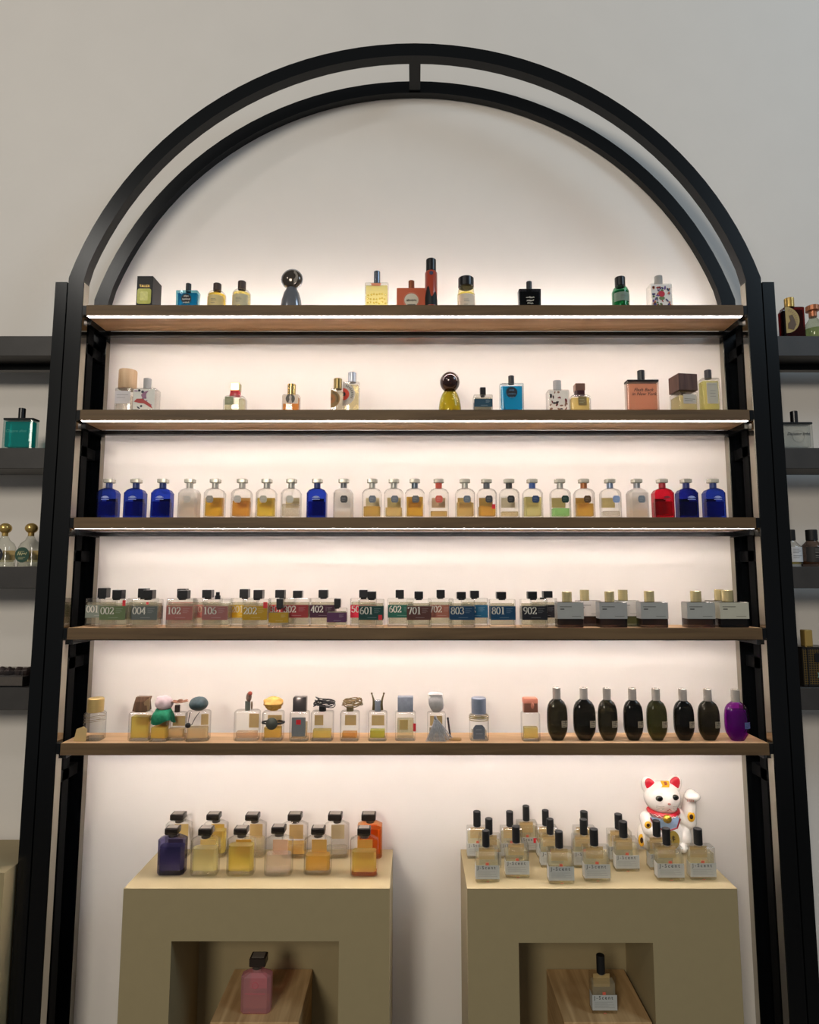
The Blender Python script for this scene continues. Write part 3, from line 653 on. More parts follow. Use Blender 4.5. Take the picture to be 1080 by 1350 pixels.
# ------------------------------------------------------------------ third shelf: stoppered bottles
Z = SH[2]
BLUE = ((26, 44, 150), None)
def stoppered(u, label, kind, liq=None, fill=.0, lab=None, collar=None, labside=0.0, band=None, stick=None, tilt=0.0):
    off = .020; Yf = YF + off; d = .034
    t, w, h, Yf, zv = stand('stoppered_bottle', label, u - 12.8, u + 12.8, 649.5, Z, off, d, 'stoppered bottles on the third shelf', tilt)
    zs, zn, zc, zt = zv(645.3), zv(643), zv(636), zv(630.3)
    gm = {'blue': glass((40, 66, 190), .35), 'darkblue': glass((28, 36, 140), .35), 'red': glass((214, 30, 50), .4), 'clear': CLEAR, 'frost': glass((236, 230, 220), .6, .3, .45)}[kind]
    part('glass_body', loft([(0, w-.002, d-.002, .004), (.0015, w, d, .005), (h, w, d, .005), (zs, w*.80, d*.82, .005), (zn, w*.40, w*.40, .003)], 1), gm, t)
    lm = {'blue': glass((40, 60, 170), .6), 'darkblue': glass((50, 24, 110), .6), 'red': glass((190, 40, 50), .6)}.get(kind)
    if lm is None and liq: lm = glass(liq, .7)
    if lm: part('liquid', loft([(.006, w-.007, d-.007, .004), ((h-.004)*(fill or .7), w-.007, d-.007, .004)], 1), lm, t)
    cm = collar or {'blue': solid((36, 52, 110), .35), 'darkblue': solid((34, 44, 110), .35), 'red': solid((170, 36, 44), .4)}.get(kind, SILVER)
    cyl(t, 'collar', w*.17, zn, zc, cm, .0006, 16)
    part('stopper', loft([(zc, w*.30, w*.30, .004), (zc+.0012, w*.54, w*.42, .005), (zt-.0015, w*.54, w*.42, .005), (zt, w*.38, w*.3, .004)], 3), solid((196, 190, 174), .25, .35), t, True)
    sx0 = labside * w
    if kind in ('blue', 'darkblue', 'red'):
        part('back_label', box(-w*.3, w*.3, d/2+.0002, d/2+.0006, h*.18, h*.82), solid((20, 24, 60) if kind != 'red' else (120, 24, 30), .5), t)
        pr = solid((150, 164, 205), .5) if kind != 'red' else solid((120, 20, 40), .5)
        part('printed_crest', join(lines(sx0-w*.2, sx0+w*.2, (h*.80, h*.72), -d/2-.0004, .0014), plate(disc(sx0, h*.82, w*.16, .003, 12), -d/2-.0003, .0002)), pr, t)
    else:
        lc = lab or (170, 170, 168)
        oc = [(sx0+x, h*.74+z) for x, z in ((-.0085, -.0045), (-.0085, .0045), (-.0055, .0085), (.0055, .0085), (.0085, .0045), (.0085, -.0045), (.0055, -.0085), (-.0055, -.0085))]
        lb = part('label', plate(list(reversed(oc)), -d/2-.0006, .0005), solid(lc, .5), t)
        part('lettering', lines(sx0-.0055, sx0+.0055, (h*.74+.003, h*.74, h*.74-.003), -d/2-.0009, .0007, 1), solid(tuple(min(255, int(x*.6+90)) for x in lc), .5), lb)
        bc = band or (206, 186, 140)
        part('back_label', box(-w*.36, w*.36, d/2+.0002, d/2+.0006, h*.46, h*.86), solid(bc, .6), t)
    if stick: sticker(t, w*.22, w*.40, h*.36, h*.54, -d/2-.0008)
SL = (104, 112, 122)
T = 'stoppered bottle on the third shelf, '
stoppered(138, 'leftmost cobalt blue ' + T + 'next to the post', 'blue')
stoppered(174, 'second cobalt blue ' + T + 'from the left', 'blue')
stoppered(210, 'third cobalt blue ' + T + 'beside the frosted one', 'blue')
stoppered(246, 'frosted ' + T + 'pale amber with silver label', 'frost', (232, 206, 160), .72, (186, 182, 172))
stoppered(280, 'golden yellow ' + T + 'grey label, fifth from left', 'clear', (236, 186, 50), .86, (140, 136, 124), None, -.15, (190, 140, 40))
stoppered(316, 'orange amber ' + T + 'silver label, sixth from left', 'clear', (232, 166, 60), .74, (180, 176, 166), None, -.12, (204, 150, 70))
stoppered(349, 'bright yellow ' + T + 'silver label, seventh from left', 'clear', (240, 208, 70), .85, (170, 166, 150), None, -.08, (206, 170, 50))
stoppered(382, 'nearly colourless ' + T + 'pale label, left of a blue one', 'clear', (236, 228, 206), .6, (196, 192, 178), None, 0, (206, 186, 140))
stoppered(416.5, 'single cobalt blue ' + T + 'among the clear ones', 'blue')
stoppered(452, 'frosted white ' + T + 'with a black label', 'frost', (236, 222, 196), .3, (52, 52, 54), solid((110, 110, 112), .3, .6), .06, (226, 216, 200))
stoppered(490, 'half-full amber ' + T + 'slate label, right of the frosted white one', 'clear', (226, 184, 90), .5, SL, None, .04, (216, 200, 160))
stoppered(519, 'quarter-full pale amber ' + T + 'slate label', 'clear', (236, 206, 130), .45, SL, None, .06, (206, 182, 120))
stoppered(547, 'full golden ' + T + 'slate label, at the shelf middle', 'clear', (236, 184, 60), .9, (92, 98, 100), solid((110, 120, 130), .3, .7), .04, (196, 144, 40))
stoppered(579, 'clear ' + T + 'with a coral label and coral collar', 'clear', (236, 196, 110), .3, (220, 96, 78), solid((206, 84, 66), .5), 0, (206, 176, 140))
stoppered(614, 'pale amber ' + T + 'slate blue label, right of the coral one', 'clear', (230, 196, 116), .66, (112, 124, 136), None, .08, (200, 166, 90))
stoppered(643, 'amber ' + T + 'with a red sticker', 'clear', (232, 176, 70), .5, (66, 66, 68), solid((96, 96, 100), .4), .08, (190, 150, 70), True)
stoppered(673, 'colourless ' + T + 'with black label and black collar', 'clear', (238, 222, 176), .28, (44, 42, 42), solid((50, 48, 50), .4), .04, (216, 200, 168))
stoppered(704, 'pale lemon ' + T + 'with blue label and blue collar', 'clear', (236, 228, 150), .9, (40, 66, 110), solid((50, 84, 150), .4), .1, (196, 174, 90))
stoppered(741, 'green-tinted ' + T + 'with a dark green label', 'clear', (160, 222, 130), .42, (22, 56, 48), None, .18, (196, 172, 110))
stoppered(773, 'amber ' + T + 'with brown label and copper collar', 'clear', (232, 180, 70), .62, (92, 66, 36), solid((176, 112, 70), .35, .5), .08, (190, 140, 50))
stoppered(808, 'colourless ' + T + 'with a pale blue label', 'clear', (238, 232, 216), .3, (142, 166, 206), solid((150, 162, 186), .3, .7), .2, (206, 182, 120))
stoppered(844, 'frosted pale amber ' + T + 'slate label, left of the red one', 'frost', (236, 208, 150), .35, (118, 130, 140), solid((150, 152, 156), .3, .6), .1, (226, 210, 180))
stoppered(878, 'the only red ' + T + 'near the right end', 'red', labside=.1)
stoppered(910, 'violet-blue ' + T + 'second from the right', 'darkblue', labside=.1)
stoppered(946, 'deep blue ' + T + 'rightmost of the row', 'blue', labside=.05)

# ------------------------------------------------------------------ fourth shelf: numbered bottles
Z = SH[3]; F, B = .004, .043
G = 'numbered colour-label bottles on the fourth shelf'
V1, V0 = (799.5, 817.5), (798, 814.5)
def nb(num, label, u0, u1, cu0, cu1, vc, row, labc, **k):
    number_bottle(label, u0, u1, 790.5 if row == F else 789, cu0, cu1, vc, Z, row, labc, num, V1 if row == F else V0, group=G, **k)
P = 'clear bottle reading %s on a %s label, fourth shelf'
nb('001', P % ('001', 'grey-green'), 112, 146.5, 125.5, 137.3, 775.5, B, (128, 134, 124))
nb('002', P % ('002', 'olive green'), 130.5, 166, 145, 157.5, 778, F, (98, 112, 74), stick=(161, 165, 791.5, 799))
nb('003', 'clear bottle with grey label mostly hidden behind the 004 bottle', 167, 202, 179, 190.5, 776, B, (136, 140, 134))
nb('004', P % ('004', 'dark grey'), 172.6, 208, 186, 198.5, 778, F, (92, 96, 92), stick=(192.5, 195.5, 794, 797))
nb('101', 'pink-liquid bottle almost hidden behind the 102 bottle', 219, 253, 231, 242.5, 776.5, B, (214, 140, 126), liq=(240, 190, 176))
nb('102', P % ('102', 'dusty rose'), 218.5, 254.5, 232.5, 245, 778.5, F, (156, 92, 84))
nb('103', 'clear bottle with salmon pink label half hidden left of the 106 bottle', 253.5, 288, 264.5, 276.8, 778, B, (216, 134, 122))
nb('106', P % ('106', 'mauve brown') + ', cap missing', 266, 301, 283.5, 291, 781, F, (148, 92, 88), pump=True)
nb('201', P % ('201', 'bright yellow'), 303, 337, 314, 325.5, 777, B, (226, 178, 44))
nb('202', P % ('202', 'mustard'), 319, 353, 332.5, 344.5, 778, F, (178, 136, 24), stick=(347, 352.5, 794, 802))
nb('301', 'clear bottle with red label hidden behind the small mustard bottle', 353.5, 387, 361.5, 373.5, 778, B, (204, 56, 60))
nb('302', P % ('302', 'brick red'), 372, 407, 385, 397, 779, F + .014, (150, 48, 50))
nb('402', P % ('402', 'dark plum'), 408, 442, 419, 431, 778, B - .016, (72, 34, 56))
number_bottle('small clear bottle with a mustard label standing before the 302 bottle', 354, 380.5, 803, 364, 372.5, 789.5, Z, .002 - .001, (176, 136, 26), None, (808, 821), d=.012, group=G)
number_bottle('small clear bottle with a purple label standing right of the 402 bottle', 430.5, 457, 802, 440, 448.5, 789.5, Z, .001, (88, 48, 84), None, (808, 820.5), d=.020, group=G)
nb('501', P % ('50', 'bright raspberry'), 461.5, 496, 473, 484, 778, B, (224, 44, 72))
nb('601', P % ('601', 'dark green'), 472.5, 506, 484, 495.5, 780, F, (24, 62, 58), stick=(499, 504, 811, 817.4))
nb('602', P % ('602', 'emerald green'), 511, 546, 521.5, 532.5, 778, B, (36, 96, 80))
nb('701', P % ('701', 'dark brown'), 536, 569, 546.5, 558, 780, F, (86, 50, 44))
nb('702', P % ('702', 'light brown'), 564.5, 598, 576, 587, 778, B, (148, 92, 76))
nb('803', P % ('803', 'navy blue'), 592.5, 626.5, 603, 615, 780.5, F, (18, 58, 90))
nb('802', 'clear bottle with steel blue label partly hidden behind the 803 bottle', 609, 644, 621, 632.5, 779, B, (28, 92, 128))
nb('801', P % ('801', 'deep blue'), 646.5, 680.5, 656, 668.5, 780.5, F, (16, 62, 94))
nb('901', 'clear bottle with black label partly hidden behind the 902 bottle', 702, 735, 718, 730, 779.5, B, (34, 32, 38))
nb('902', P % ('902', 'black'), 688, 722.5, 697.5, 709.5, 780, F, (26, 26, 32))
def smoke(label, u0, u1, cu0, cu1, vc, row, labc, dark=(92, 80, 74), vt=794, vl=816):
    if row == B: vt, vl = 792, 812.5
    d = .033
    t, w, h, Yf, zv = stand('smoked_bottle', label, u0, u1, vt, Z, row, d, 'smoked glass bottles on the fourth shelf')
    glass_box(t, w, d, h, .0022, glass(dark, .45), glass(tuple(int(x*1.25+40) for x in dark)), .8, .003, .006, .0012)
    sc = w/(u1-u0); cx = ((cu0+cu1)/2-(u0+u1)/2)*sc
    cyl(t, 'cap', (cu1-cu0)*sc/2, h, zv(vc), solid((206, 190, 142), .2, .6), .0006, 18, cx)
    part('label', box(-w/2-.0005, w/2+.0005, -d/2-.0006, d/2-.004, zv(vl), h-.001), solid(labc, .6), t)
    lb = t.children[-1] if t.children else t
    part('lettering', join(lines(-w*.42, w*.05, (zv(vt+6.5),), -d/2-.001, .0014), lines(w*.05, w*.4, (zv(vl-3),), -d/2-.001, .0007), lines(-w*.40, -w*.24, (zv(vt+10),), -d/2-.001, .0026)), solid(tuple(int(x*.5) for x in labc), .6), bpy.data.objects[lb.name])
S_ = 'smoked glass bottle with gold cap and '
smoke(S_ + 'grey label, leftmost of its row', 735.5, 769.5, 744, 757, 780.5, F, (160, 160, 156))
smoke(S_ + 'white label, behind and right of the leftmost', 763, 793, 768, 780, 778, B, (206, 198, 190))
smoke(S_ + 'grey label, second in the front row', 791, 827, 801, 813.5, 780, F, (156, 156, 154))
smoke(S_ + 'white label over greenish glass, back row', 815, 844, 819, 831.5, 778, B, (206, 200, 192), (120, 122, 96))
smoke(S_ + 'grey label, third in the front row', 845.5, 881, 854, 867, 779.5, F, (160, 160, 156))
smoke(S_ + 'grey label, standing apart from the others', 906.5, 943, 916, 930, 779.5, F, (164, 164, 158))
smoke(S_ + 'pale label, hidden behind the rightmost', 938, 970, 948, 960, 777.5, B, (190, 184, 172))
smoke(S_ + 'cream label, rightmost by the post', 950, 987.5, 958, 972.5, 778.5, F, (186, 182, 164), (70, 62, 58))


# ------------------------------------------------------------------ lowest shelf: bottles with sculpted caps
Z = SH[4]; G = 'bottles with sculpted caps on the lowest shelf'
def cap_bottle(label, u0, u1, vt, off=.012, d=.030, liq=None, fill=.4, back=KRAFT, r=.005, lw=(.34, -.34), lz=(.45, .8), rz=0.0, cat='bottle', gl=None):
    t, w, h, Yf, zv = stand('sculpted_cap_bottle', label, u0, u1, vt, Z, off, d, G, rz)
    part('glass_body', loft([(0, w-.004, d-.004, r), (.0025, w, d, r), (h-.004, w, d, r), (h-.001, w-.005, d-.005, r), (h, w-.010, d-.010, r*.8)], 4), gl or CLEAR, t, True)
    part('glass_base', loft([(.001, w-.005, d-.005, r*.8), (.007, w-.006, d-.006, r*.8)], 4), glass((246, 247, 242), .65), t, True)
    if liq: part('liquid', loft([(.0075, w-.010, d-.009, r*.6), (.0078+(h-.012)*fill, w-.010, d-.009, r*.6)], 4), glass(liq, .7), t, True)
    if back: part('back_label', box(-w*lw[0], -w*lw[1], d/2-.0008, d/2+.0004, h*lz[0], h*lz[1]), back, t)
    sc = w/(u1-u0); uc = (u0+u1)/2
    return t, w, h, zv, (lambda u: (u-uc)*sc), d
t, w, h, zv, X, d = cap_bottle('clear jar bottle with ribbed gold cap, wire wrap and kraft tag by the left post', 107.5, 132, 940, .012, .034, None, 0, None, .008)
part('cap', lathe([(w*.40, h-.001), (w*.42, h), (w*.42, zv(923)), (w*.38, zv(922)), (w*.2, zv(922.4))], 24), solid((192, 164, 104), .4, .5), t, True)
part('wire_wrap', join(*[tube([((w*.52)*cos(a), (d*.54)*sin(a), h*(.86-.1*i)+.0025*sin(a+i)) for a in [2*pi*k/20 for k in range(20)]], .0005, 5, True) for i in range(3)]), solid((130, 110, 70), .4, .5), t, True)
part('kraft_tag', plate([(X(99), zv(977)), (X(115), zv(977.5)), (X(115.5), zv(961)), (X(111), zv(957.5)), (X(102), zv(961))], -d/2-.003, .0008), KRAFT, t)
t, w, h, zv, X, d = cap_bottle('yellow liquid bottle with an angular brown wooden cap, lowest shelf', 168, 195.5, 939.5, .012, .03, (240, 212, 90), .88)
part('cap', loft([(h-.001, w*.5, d*.6, .001, .002, 0), (h+.002, w*.74, d*.8, .001, .001, 0), (zv(926), w*.62, d*.7, .001, .002, 0), (zv(920), w*.66, d*.55, .001, .005, 0)], 1), wood('cap_brown', (84, 58, 40), (112, 80, 56), 3, .55, 'Z'), t)
part('cap_facet', plate([(X(187), zv(927)), (X(194.5), zv(920.5)), (X(194.5), zv(937)), (X(190), zv(937.5))], -d*.37, .004), solid((150, 118, 84), .5), t)
t, w, h, zv, X, d = cap_bottle('bottle with a pink-white knotted cloth cap and green scarf, lowest shelf', 194.5, 220, 944, .008, .03, (240, 206, 80), .5)
part('cloth_cap', ball((X(211), 0, zv(928.5)), px(12, YF, Z), .016, zv(919)-zv(929), 18, 12, .10, 5), solid((206, 182, 182), .8, 0, .3, .2, 90), t, True)
gs = []
n = 24; v, f = [], []
for k in range(n+1):
    a = 2*pi*k/n; fl = 1+.14*sin(5*a)
    v += [(X(211)+.016*cos(a), .014*sin(a), zv(936.5)), (X(210)+.022*fl*cos(a), .018*fl*sin(a), zv(944)), (X(210)+.026*fl*cos(a+.1), .0205*fl*sin(a+.1), zv(953+3*sin(3*a+1)))]
for k in range(n):
    for j in (0, 1): f.append((3*k+j, 3*k+3+j, 3*k+4+j, 3*k+1+j))
scarf = solid((44, 132, 96), .75, 0, .2, .55, 120); o = part('green_scarf', (v, f), scarf, t, True)
sm = o.modifiers.new('thickness', 'SOLIDIFY'); sm.thickness = .0008
t, w, h, zv, X, d = cap_bottle('bottle with a brown wooden flower cap between the scarf and stone caps', 218, 242.5, 940, .016, .026, (238, 206, 150), .35)
cyl(t, 'neck', .006, h-.001, zv(931), BROWN)
WFL = solid((136, 92, 66), .6)
for k in range(7):
    a = 2*pi*k/7
    part('petal', move(rot(rot(ball((.011, 0, 0), .010, .0055, .0016, 12, 6), 'Y', -.18), 'Z', a), (X(233), 0, zv(928))), WFL, t, True)
part('flower_centre', ball((X(233), 0, zv(926)), .006, .006, .004, 12, 8, .05, 2), solid((120, 78, 54), .6), t, True)
t, w, h, zv, X, d = cap_bottle('bottle with a dark teal stone cap and hanging black cord with bead', 242, 273.5, 939, .008, .034, (240, 212, 160), .4, KRAFT, .009, (-.06, -.36), (.45, .82), rz=.15)
part('stone_cap', ball((X(257.5), 0, zv(930)), px(12.5, YF, Z), .019, (zv(920.5)-zv(940))/2, 22, 14, .06, 9, 2.0), solid((54, 72, 76), .45, 0, .5, .5, 160), t, True)
part('cord', tube([(X(249), -d*.55, zv(939)), (X(248), -d*.6, zv(946)), (X(247), -d*.62, zv(955)), (X(252), -d*.62, zv(955)), (X(256), -d*.6, zv(946)), (X(261), -d*.5, zv(939))], .0009, 6), BLACKM, t, True)
part('bead', ball((X(247.5), -d*.62-.002, zv(955.5)), .0065, .004, .0062, 14, 8, .03, 3), BLACK, t, True)
t, w, h, zv, X, d = cap_bottle('wide clear bottle with a slim grey cap topped by a small red bird', 307, 340, 938, .012, .032, (240, 206, 170), .2, KRAFT, .008, (0, -.4), (.35, .82))
cyl(t, 'cap', .0062, h-.001, zv(926), solid((124, 128, 116), .3, .5), .0006, 18, X(323.5))
bd = part('bird', ball((X(325), -.002, zv(921)), .0065, .006, .011, 14, 10, .06, 4), solid((120, 96, 84), .6, 0, .3, .4, 200), t, True)
part('bird_head', ball((X(326.5), -.003, zv(916)), .0052, .005, .0052, 12, 8), solid((168, 74, 54), .6), bd, True)
part('bird_tail', ball((X(329), -.001, zv(932)), .0024, .002, .010, 10, 8), solid((110, 88, 60), .6), bd, True)
t, w, h, zv, X, d = cap_bottle('bottle with a crumpled gold nugget cap and dark round medallion', 344.5, 372, 939, .014, .030, (240, 196, 80), .4)
part('nugget_cap', ball((X(358), 0, zv(929)), px(13, YF, Z), .018, (zv(920)-zv(938.5))/2, 26, 16, .09, 11, 5.0), solid((214, 168, 86), .45, .25, .5, .35, 140), t, True)
bn = part('band', tube([(w*.53*cos(a), d*.55*sin(a), zv(954.5)) for a in [2*pi*k/24 for k in range(24)]], .0022, 6, True), BLACKM, t, True)
part('medallion', rot(lathe([(.0125, 0), (.0135, .001), (.0135, .003), (.011, .0045)], 24), 'X', pi/2), solid((82, 84, 76), .45, .4), t, True).location = (X(358.5), -d*.55+.001, zv(954))
t, w, h, zv, X, d = cap_bottle('bottle with polished dark metal cap and slate label bearing a red square', 381, 406.5, 939, .012, .028, (236, 216, 176), .6, None)
part('cap', loft([(h, w*.7, d*.7, .002), (zv(922), w*.7, d*.7, .002), (zv(920), w*.66, d*.6, .002, .001, 0)], 2), solid((106, 96, 94), .18, .7), t, True)
lb = part('label', plate(rrect(-w*.36, w*.36, zv(971), zv(946), .0008), -d/2-e, .0005), solid((116, 118, 118), .5), t)
part('red_square', plate(rrect(-w*.13, w*.11, zv(955.5), zv(949), .0002), -d/2-e*2.5, .0004), RED, lb)
def nest(label, u0, u1, vt, cu0, cu1, v0, v1, mat, liq, fill, seed, lw, neckm, off=.012):
    t, w, h, zv, X, d = cap_bottle(label, u0, u1, vt, off, .030, liq, fill, KRAFT, .005, lw)
    cyl(t, 'neck', .0085, h-.001, zv(v1-5), neckm, .001)
    r = random.Random(seed); sc = w/(u1-u0); A = (cu1-cu0)/2*sc; zc = (zv(v0)+zv(v1-3))/2; hh = (zv(v0)-zv(v1-3))/2
    gs = []
    for i in range(8):
        k1, k2, p, ti = r.uniform(.62, .98), r.uniform(.5, .9), r.uniform(0, 6), r.uniform(-.5, .5)
        gs.append(tube([(X((cu0+cu1)/2)+A*k1*cos(a+p), A*.7*k2*sin(a+p), zc+hh*(.75*ti+.5*sin(a*1+i)*.8+.2*sin(2*a+i))) for a in [2*pi*k/22 for k in range(22)]], .0012, 5, True))
    part('wire_nest_cap', join(*gs), mat, t, True)
    return t, w, h, zv, X, d
nest('bottle capped with a tangled nest of black wire, lowest shelf', 409, 438.5, 939, 411, 441, 920, 938, solid((40, 38, 38), .4, .3), (240, 216, 110), .3, 2, (.4, .0), BLACKM)
nest('bottle capped with a nest of bronze twigs, amber at the bottom', 448, 473, 939, 449, 478, 921, 938, solid((128, 106, 70), .4, .5), (240, 178, 90), .2, 5, (.3, -.3), solid((128, 116, 84), .4, .5))
t, w, h, zv, X, d = cap_bottle('green liquid bottle with a horned bronze cap, lowest shelf', 485, 510, 939, .012, .028, (206, 206, 70), .3)
cyl(t, 'cap', .0075, h-.001, zv(925), CHROME, .0006, 18)
BZ = solid((112, 98, 64), .4, .5)
for s_ in (-1, 1):
    part('horn', tube([(s_*.010, 0, zv(938)), (s_*.0085, -.001, zv(931)), (s_*.010, 0, zv(924)), (s_*.0135, 0, zv(917))], [.0030, .0036, .0024, .0014], 8), BZ, t, True)
    part('horn_tip', ball((s_*.014, 0, zv(916)), .0024, .0024, .0026, 10, 6), BZ, t, True)
t, w, h, zv, X, d = cap_bottle('pale bottle with a slate blue slab cap and red tag, lowest shelf', 521, 548, 939.5, .014, .030, (238, 228, 190), .75, None)
part('cap', loft([(h, w*.76, d*.75, .001), (zv(921), w*.76, d*.75, .001), (zv(920), w*.76, d*.7, .001)], 2), solid((126, 130, 140), .5, .1, .4, .2, 140), t, True)
part('label', plate(rrect(-w*.28, w*.12, zv(962), zv(949), .0004), -d/2-e, .0004), solid((190, 160, 96), .6), t)
sticker(t, w*.38, w*.52, zv(964.5), zv(954), -d/2-.0006)
t, w, h, zv, X, d = cap_bottle('bottle with a crumpled white-grey fabric cap and long silver tassel', 563.5, 588, 940, .014, .028, (238, 226, 196), .35)
part('fabric_cap', loft([(h-.001, .014, .012, .003), (zv(936), .028, .022, .004, .001, 0), (zv(930), .035, .028, .005), (zv(922), .034, .027, .004, -.001, 0), (zv(919), .029, .023, .003), (zv(916.5), .033, .025, .004, -.002, 0), (zv(914.5), .020, .018, .003, -.004, 0)], 2), solid((184, 178, 174), .85, 0, .2, .3, 110), t, True)
rr = random.Random(21); gs = []
for k in range(46):
    q = (k+rr.uniform(0, 1))/46; ex = X(561)+(X(597)-X(561))*q; ez = max(.0012, zv(980-9*max(0, q-.62)/.38*0.8)+rr.uniform(-.001, .004))
    gs.append(tube([(X(574)+rr.uniform(-.002, .002), -d/2-.002, zv(946)), (X(575)+(ex-X(575))*.45, -d/2-.004-rr.uniform(0, .003), (zv(946)+ez)/2+.003), (ex, -d/2-.0045-rr.uniform(0, .003), ez)], [.0009, .0008, .0005], 4))
o = part('tassel', join(*gs), solid((168, 168, 170), .6, 0, .4, .3, 200), t); o['kind'] = 'stuff'
part('tassel_knot', ball((X(574), -d/2-.003, zv(946)), .0034, .0030, .0050, 10, 8), solid((128, 128, 130), .5), t, True)
t2 = thing('bamboo_stick', 'short piece of bamboo lying beside the silver tassel, lowest shelf', 'stick', (xs(597, YF+.02, Z), YF+.022, Z+.0042))
part('cane', rot(lathe([(.0036, -.019), (.0038, -.004), (.0043, -.003), (.0038, -.002), (.0037, .018), (.0030, .0185)], 12), 'Y', pi/2+.05), solid((186, 148, 96), .5), t2, True)
part('cut_end', move(rot(lathe([(.0022, 0), (.0022, .0006)], 10), 'Y', pi/2), (.0188, 0, -.0009)), solid((96, 66, 40), .7), t2)
t2 = thing('dark_stick', 'slim dark stick leaning on the bottle behind the silver tassel', 'stick', (xs(592.5, YF+.034, Z), YF+.034, Z+.0003))
part('shaft', tube([(.003, 0, .0012), (-.003, 0, hz(948, YF+.034)-Z)], .0022, 8), solid((58, 46, 50), .5), t2, True)
part('tip', ball((-.003, 0, hz(947.4, YF+.034)-Z), .0026, .0026, .0030, 8, 6), solid((40, 34, 40), .5), t2, True)
t, w, h, zv, X, d = cap_bottle('bottle with a steel blue cylinder cap, brass ring collar and slate label', 620, 645, 943, .014, .030, (240, 234, 220), .3, None)
cyl(t, 'cap', px(10, YF, Z), h+.001, zv(921.5), solid((132, 140, 156), .35, .4), .001, 24)
part('ring_collar', join(*[tube([(w*(.50+.02*(i % 2))*cos(a), d*.55*sin(a), zv(945.5+2.6*i)) for a in [2*pi*k/22 for k in range(22)]], .0014, 6, True) for i in range(3)]), solid((150, 134, 98), .3, .6), t, True)
lb = part('label', plate([(X(624), zv(975)), (X(639.5), zv(975)), (X(639.5), zv(960)), (X(636), zv(956)), (X(627), zv(956)), (X(624), zv(960))], -d/2-e, .0005), solid((104, 108, 116), .5), t)
part('lettering', lines(-w*.2, w*.2, (zv(962.5), zv(968)), -d/2-e*2.5, .0010, 1), solid((160, 160, 164), .5), lb)
t, w, h, zv, X, d = cap_bottle('pale yellow bottle with a copper cube cap dripped in coral wax', 689, 713, 940, .010, .028, (240, 214, 120), .42, None)
cp = part('cap', loft([(h, w*.78, d*.8, .002), (zv(923.5), w*.78, d*.8, .002), (zv(922), w*.74, d*.76, .002)], 2), solid((150, 98, 78), .3, .4), t, True)
part('wax_drip', join(loft([(zv(928), w*.8, d*.83, .002), (zv(923), w*.8, d*.83, .002), (zv(921.4), w*.72, d*.72, .002)], 2), ball((X(703), -d*.40, zv(931)), .004, .0016, .007, 10, 8)), solid((208, 126, 100), .45), cp, True)

# oval bottles
G = 'oval bottles on the lowest shelf'
def oval(label, u0, u1, vt, vc, off, gm, tag_c, capm, cw=10.5, liq=None):
    t, w, h, Yf, zv = stand('oval_bottle', label, u0, u1, vt, Z, off, .030, G); d = .030
    prof = []
    for k in range(13):
        q = k/12; a = pi*q
        # superellipse outline with a flat foot
        z = h*q; x = max(.30, (1-abs(2*q-1)**3.2)**(1/2.4)) if 0 < q < 1 else (.52 if q == 0 else .34)
        if q > 0 and q < .1: x = max(x, .62)
        prof.append((z, w*x, d*max(.45, x), d*.5*x))
    part('glass_body', loft([(z, a, b, min(a, b)*.5) for z, a, b, c_ in prof], 5), gm, t, True)
    if liq: part('liquid', loft([(z*.9+.004, a*.84, b*.8, min(a, b)*.4) for z, a, b, c_ in prof[:11]], 5), liq, t, True)
    cyl(t, 'cap', px(cw, Yf, Z+h)/2, h-.001, zv(vc), capm, .0006, 18)
    def band(f0, f1, z0, z1, r_):
        v, f = [], []; xc = (w-d)/2
        for k in range(9):
            a = f0+(f1-f0)*k/8
            for z in (z0, z1): v.append((xc+(d/2+r_)*sin(a), -(d/2+r_)*cos(a), z))
        for k in range(8): f.append((2*k, 2*k+2, 2*k+3, 2*k+1))
        return v, f
    lb = part('label', band(-.15, .95, h*.33, h*.49, .0006), tag_c, t, True)
    part('lettering', join(*[band(0, .8-.2*k, h*(.445-.045*k), h*(.445-.045*k)+.0009, .001) for k in range(3)]), INK, lb)
    # embossed crescent ridge on the shoulder
    part('ridge', tube([(w*(.02+.30*cos(a)), -d*.47+.012*abs(sin(a))**3*0.3, h*(.52+.34*sin(a))) for a in [radians(-60+k*12) for k in range(11)]], .0007, 5), gm, t, True)
    return t
DG = [glass((46, 44, 30), .35, .04, 0, .9), glass((26, 26, 20), .35, .04, 0, .9), glass((58, 60, 30), .35, .04, 0, .9)]
OC = solid((178, 170, 160), .25, .5); OT = solid((150, 138, 116), .4, .3)
ov = [('first and leftmost oval black-green bottle, beside the coral-capped bottle', 723, 750.5, 0), ('second oval black-green bottle from the left', 758, 788, 1), ('third oval black-green bottle from the left', 791, 817, 0), ('fourth oval black-green bottle, middle of the oval row', 825, 851, 1), ('fifth oval bottle, the most olive green of the row', 856, 883, 2), ('sixth oval black-green bottle from the left', 892, 919, 1), ('seventh oval black-green bottle, next to the purple one', 924.5, 953, 0)]
for k, (lb, a, b, m) in enumerate(ov): oval(lb, a, b, 922.5+k*.45, 908+k*.3, .014, DG[m], OT, OC)
oval('vivid purple oval bottle, rightmost on the lowest shelf', 960, 992, 926.5, 910.5, .010, glass((150, 20, 172), .45, .04, 0, .9), solid((96, 110, 160), .4, .3), OC, 11, glass((150, 40, 170), .6))

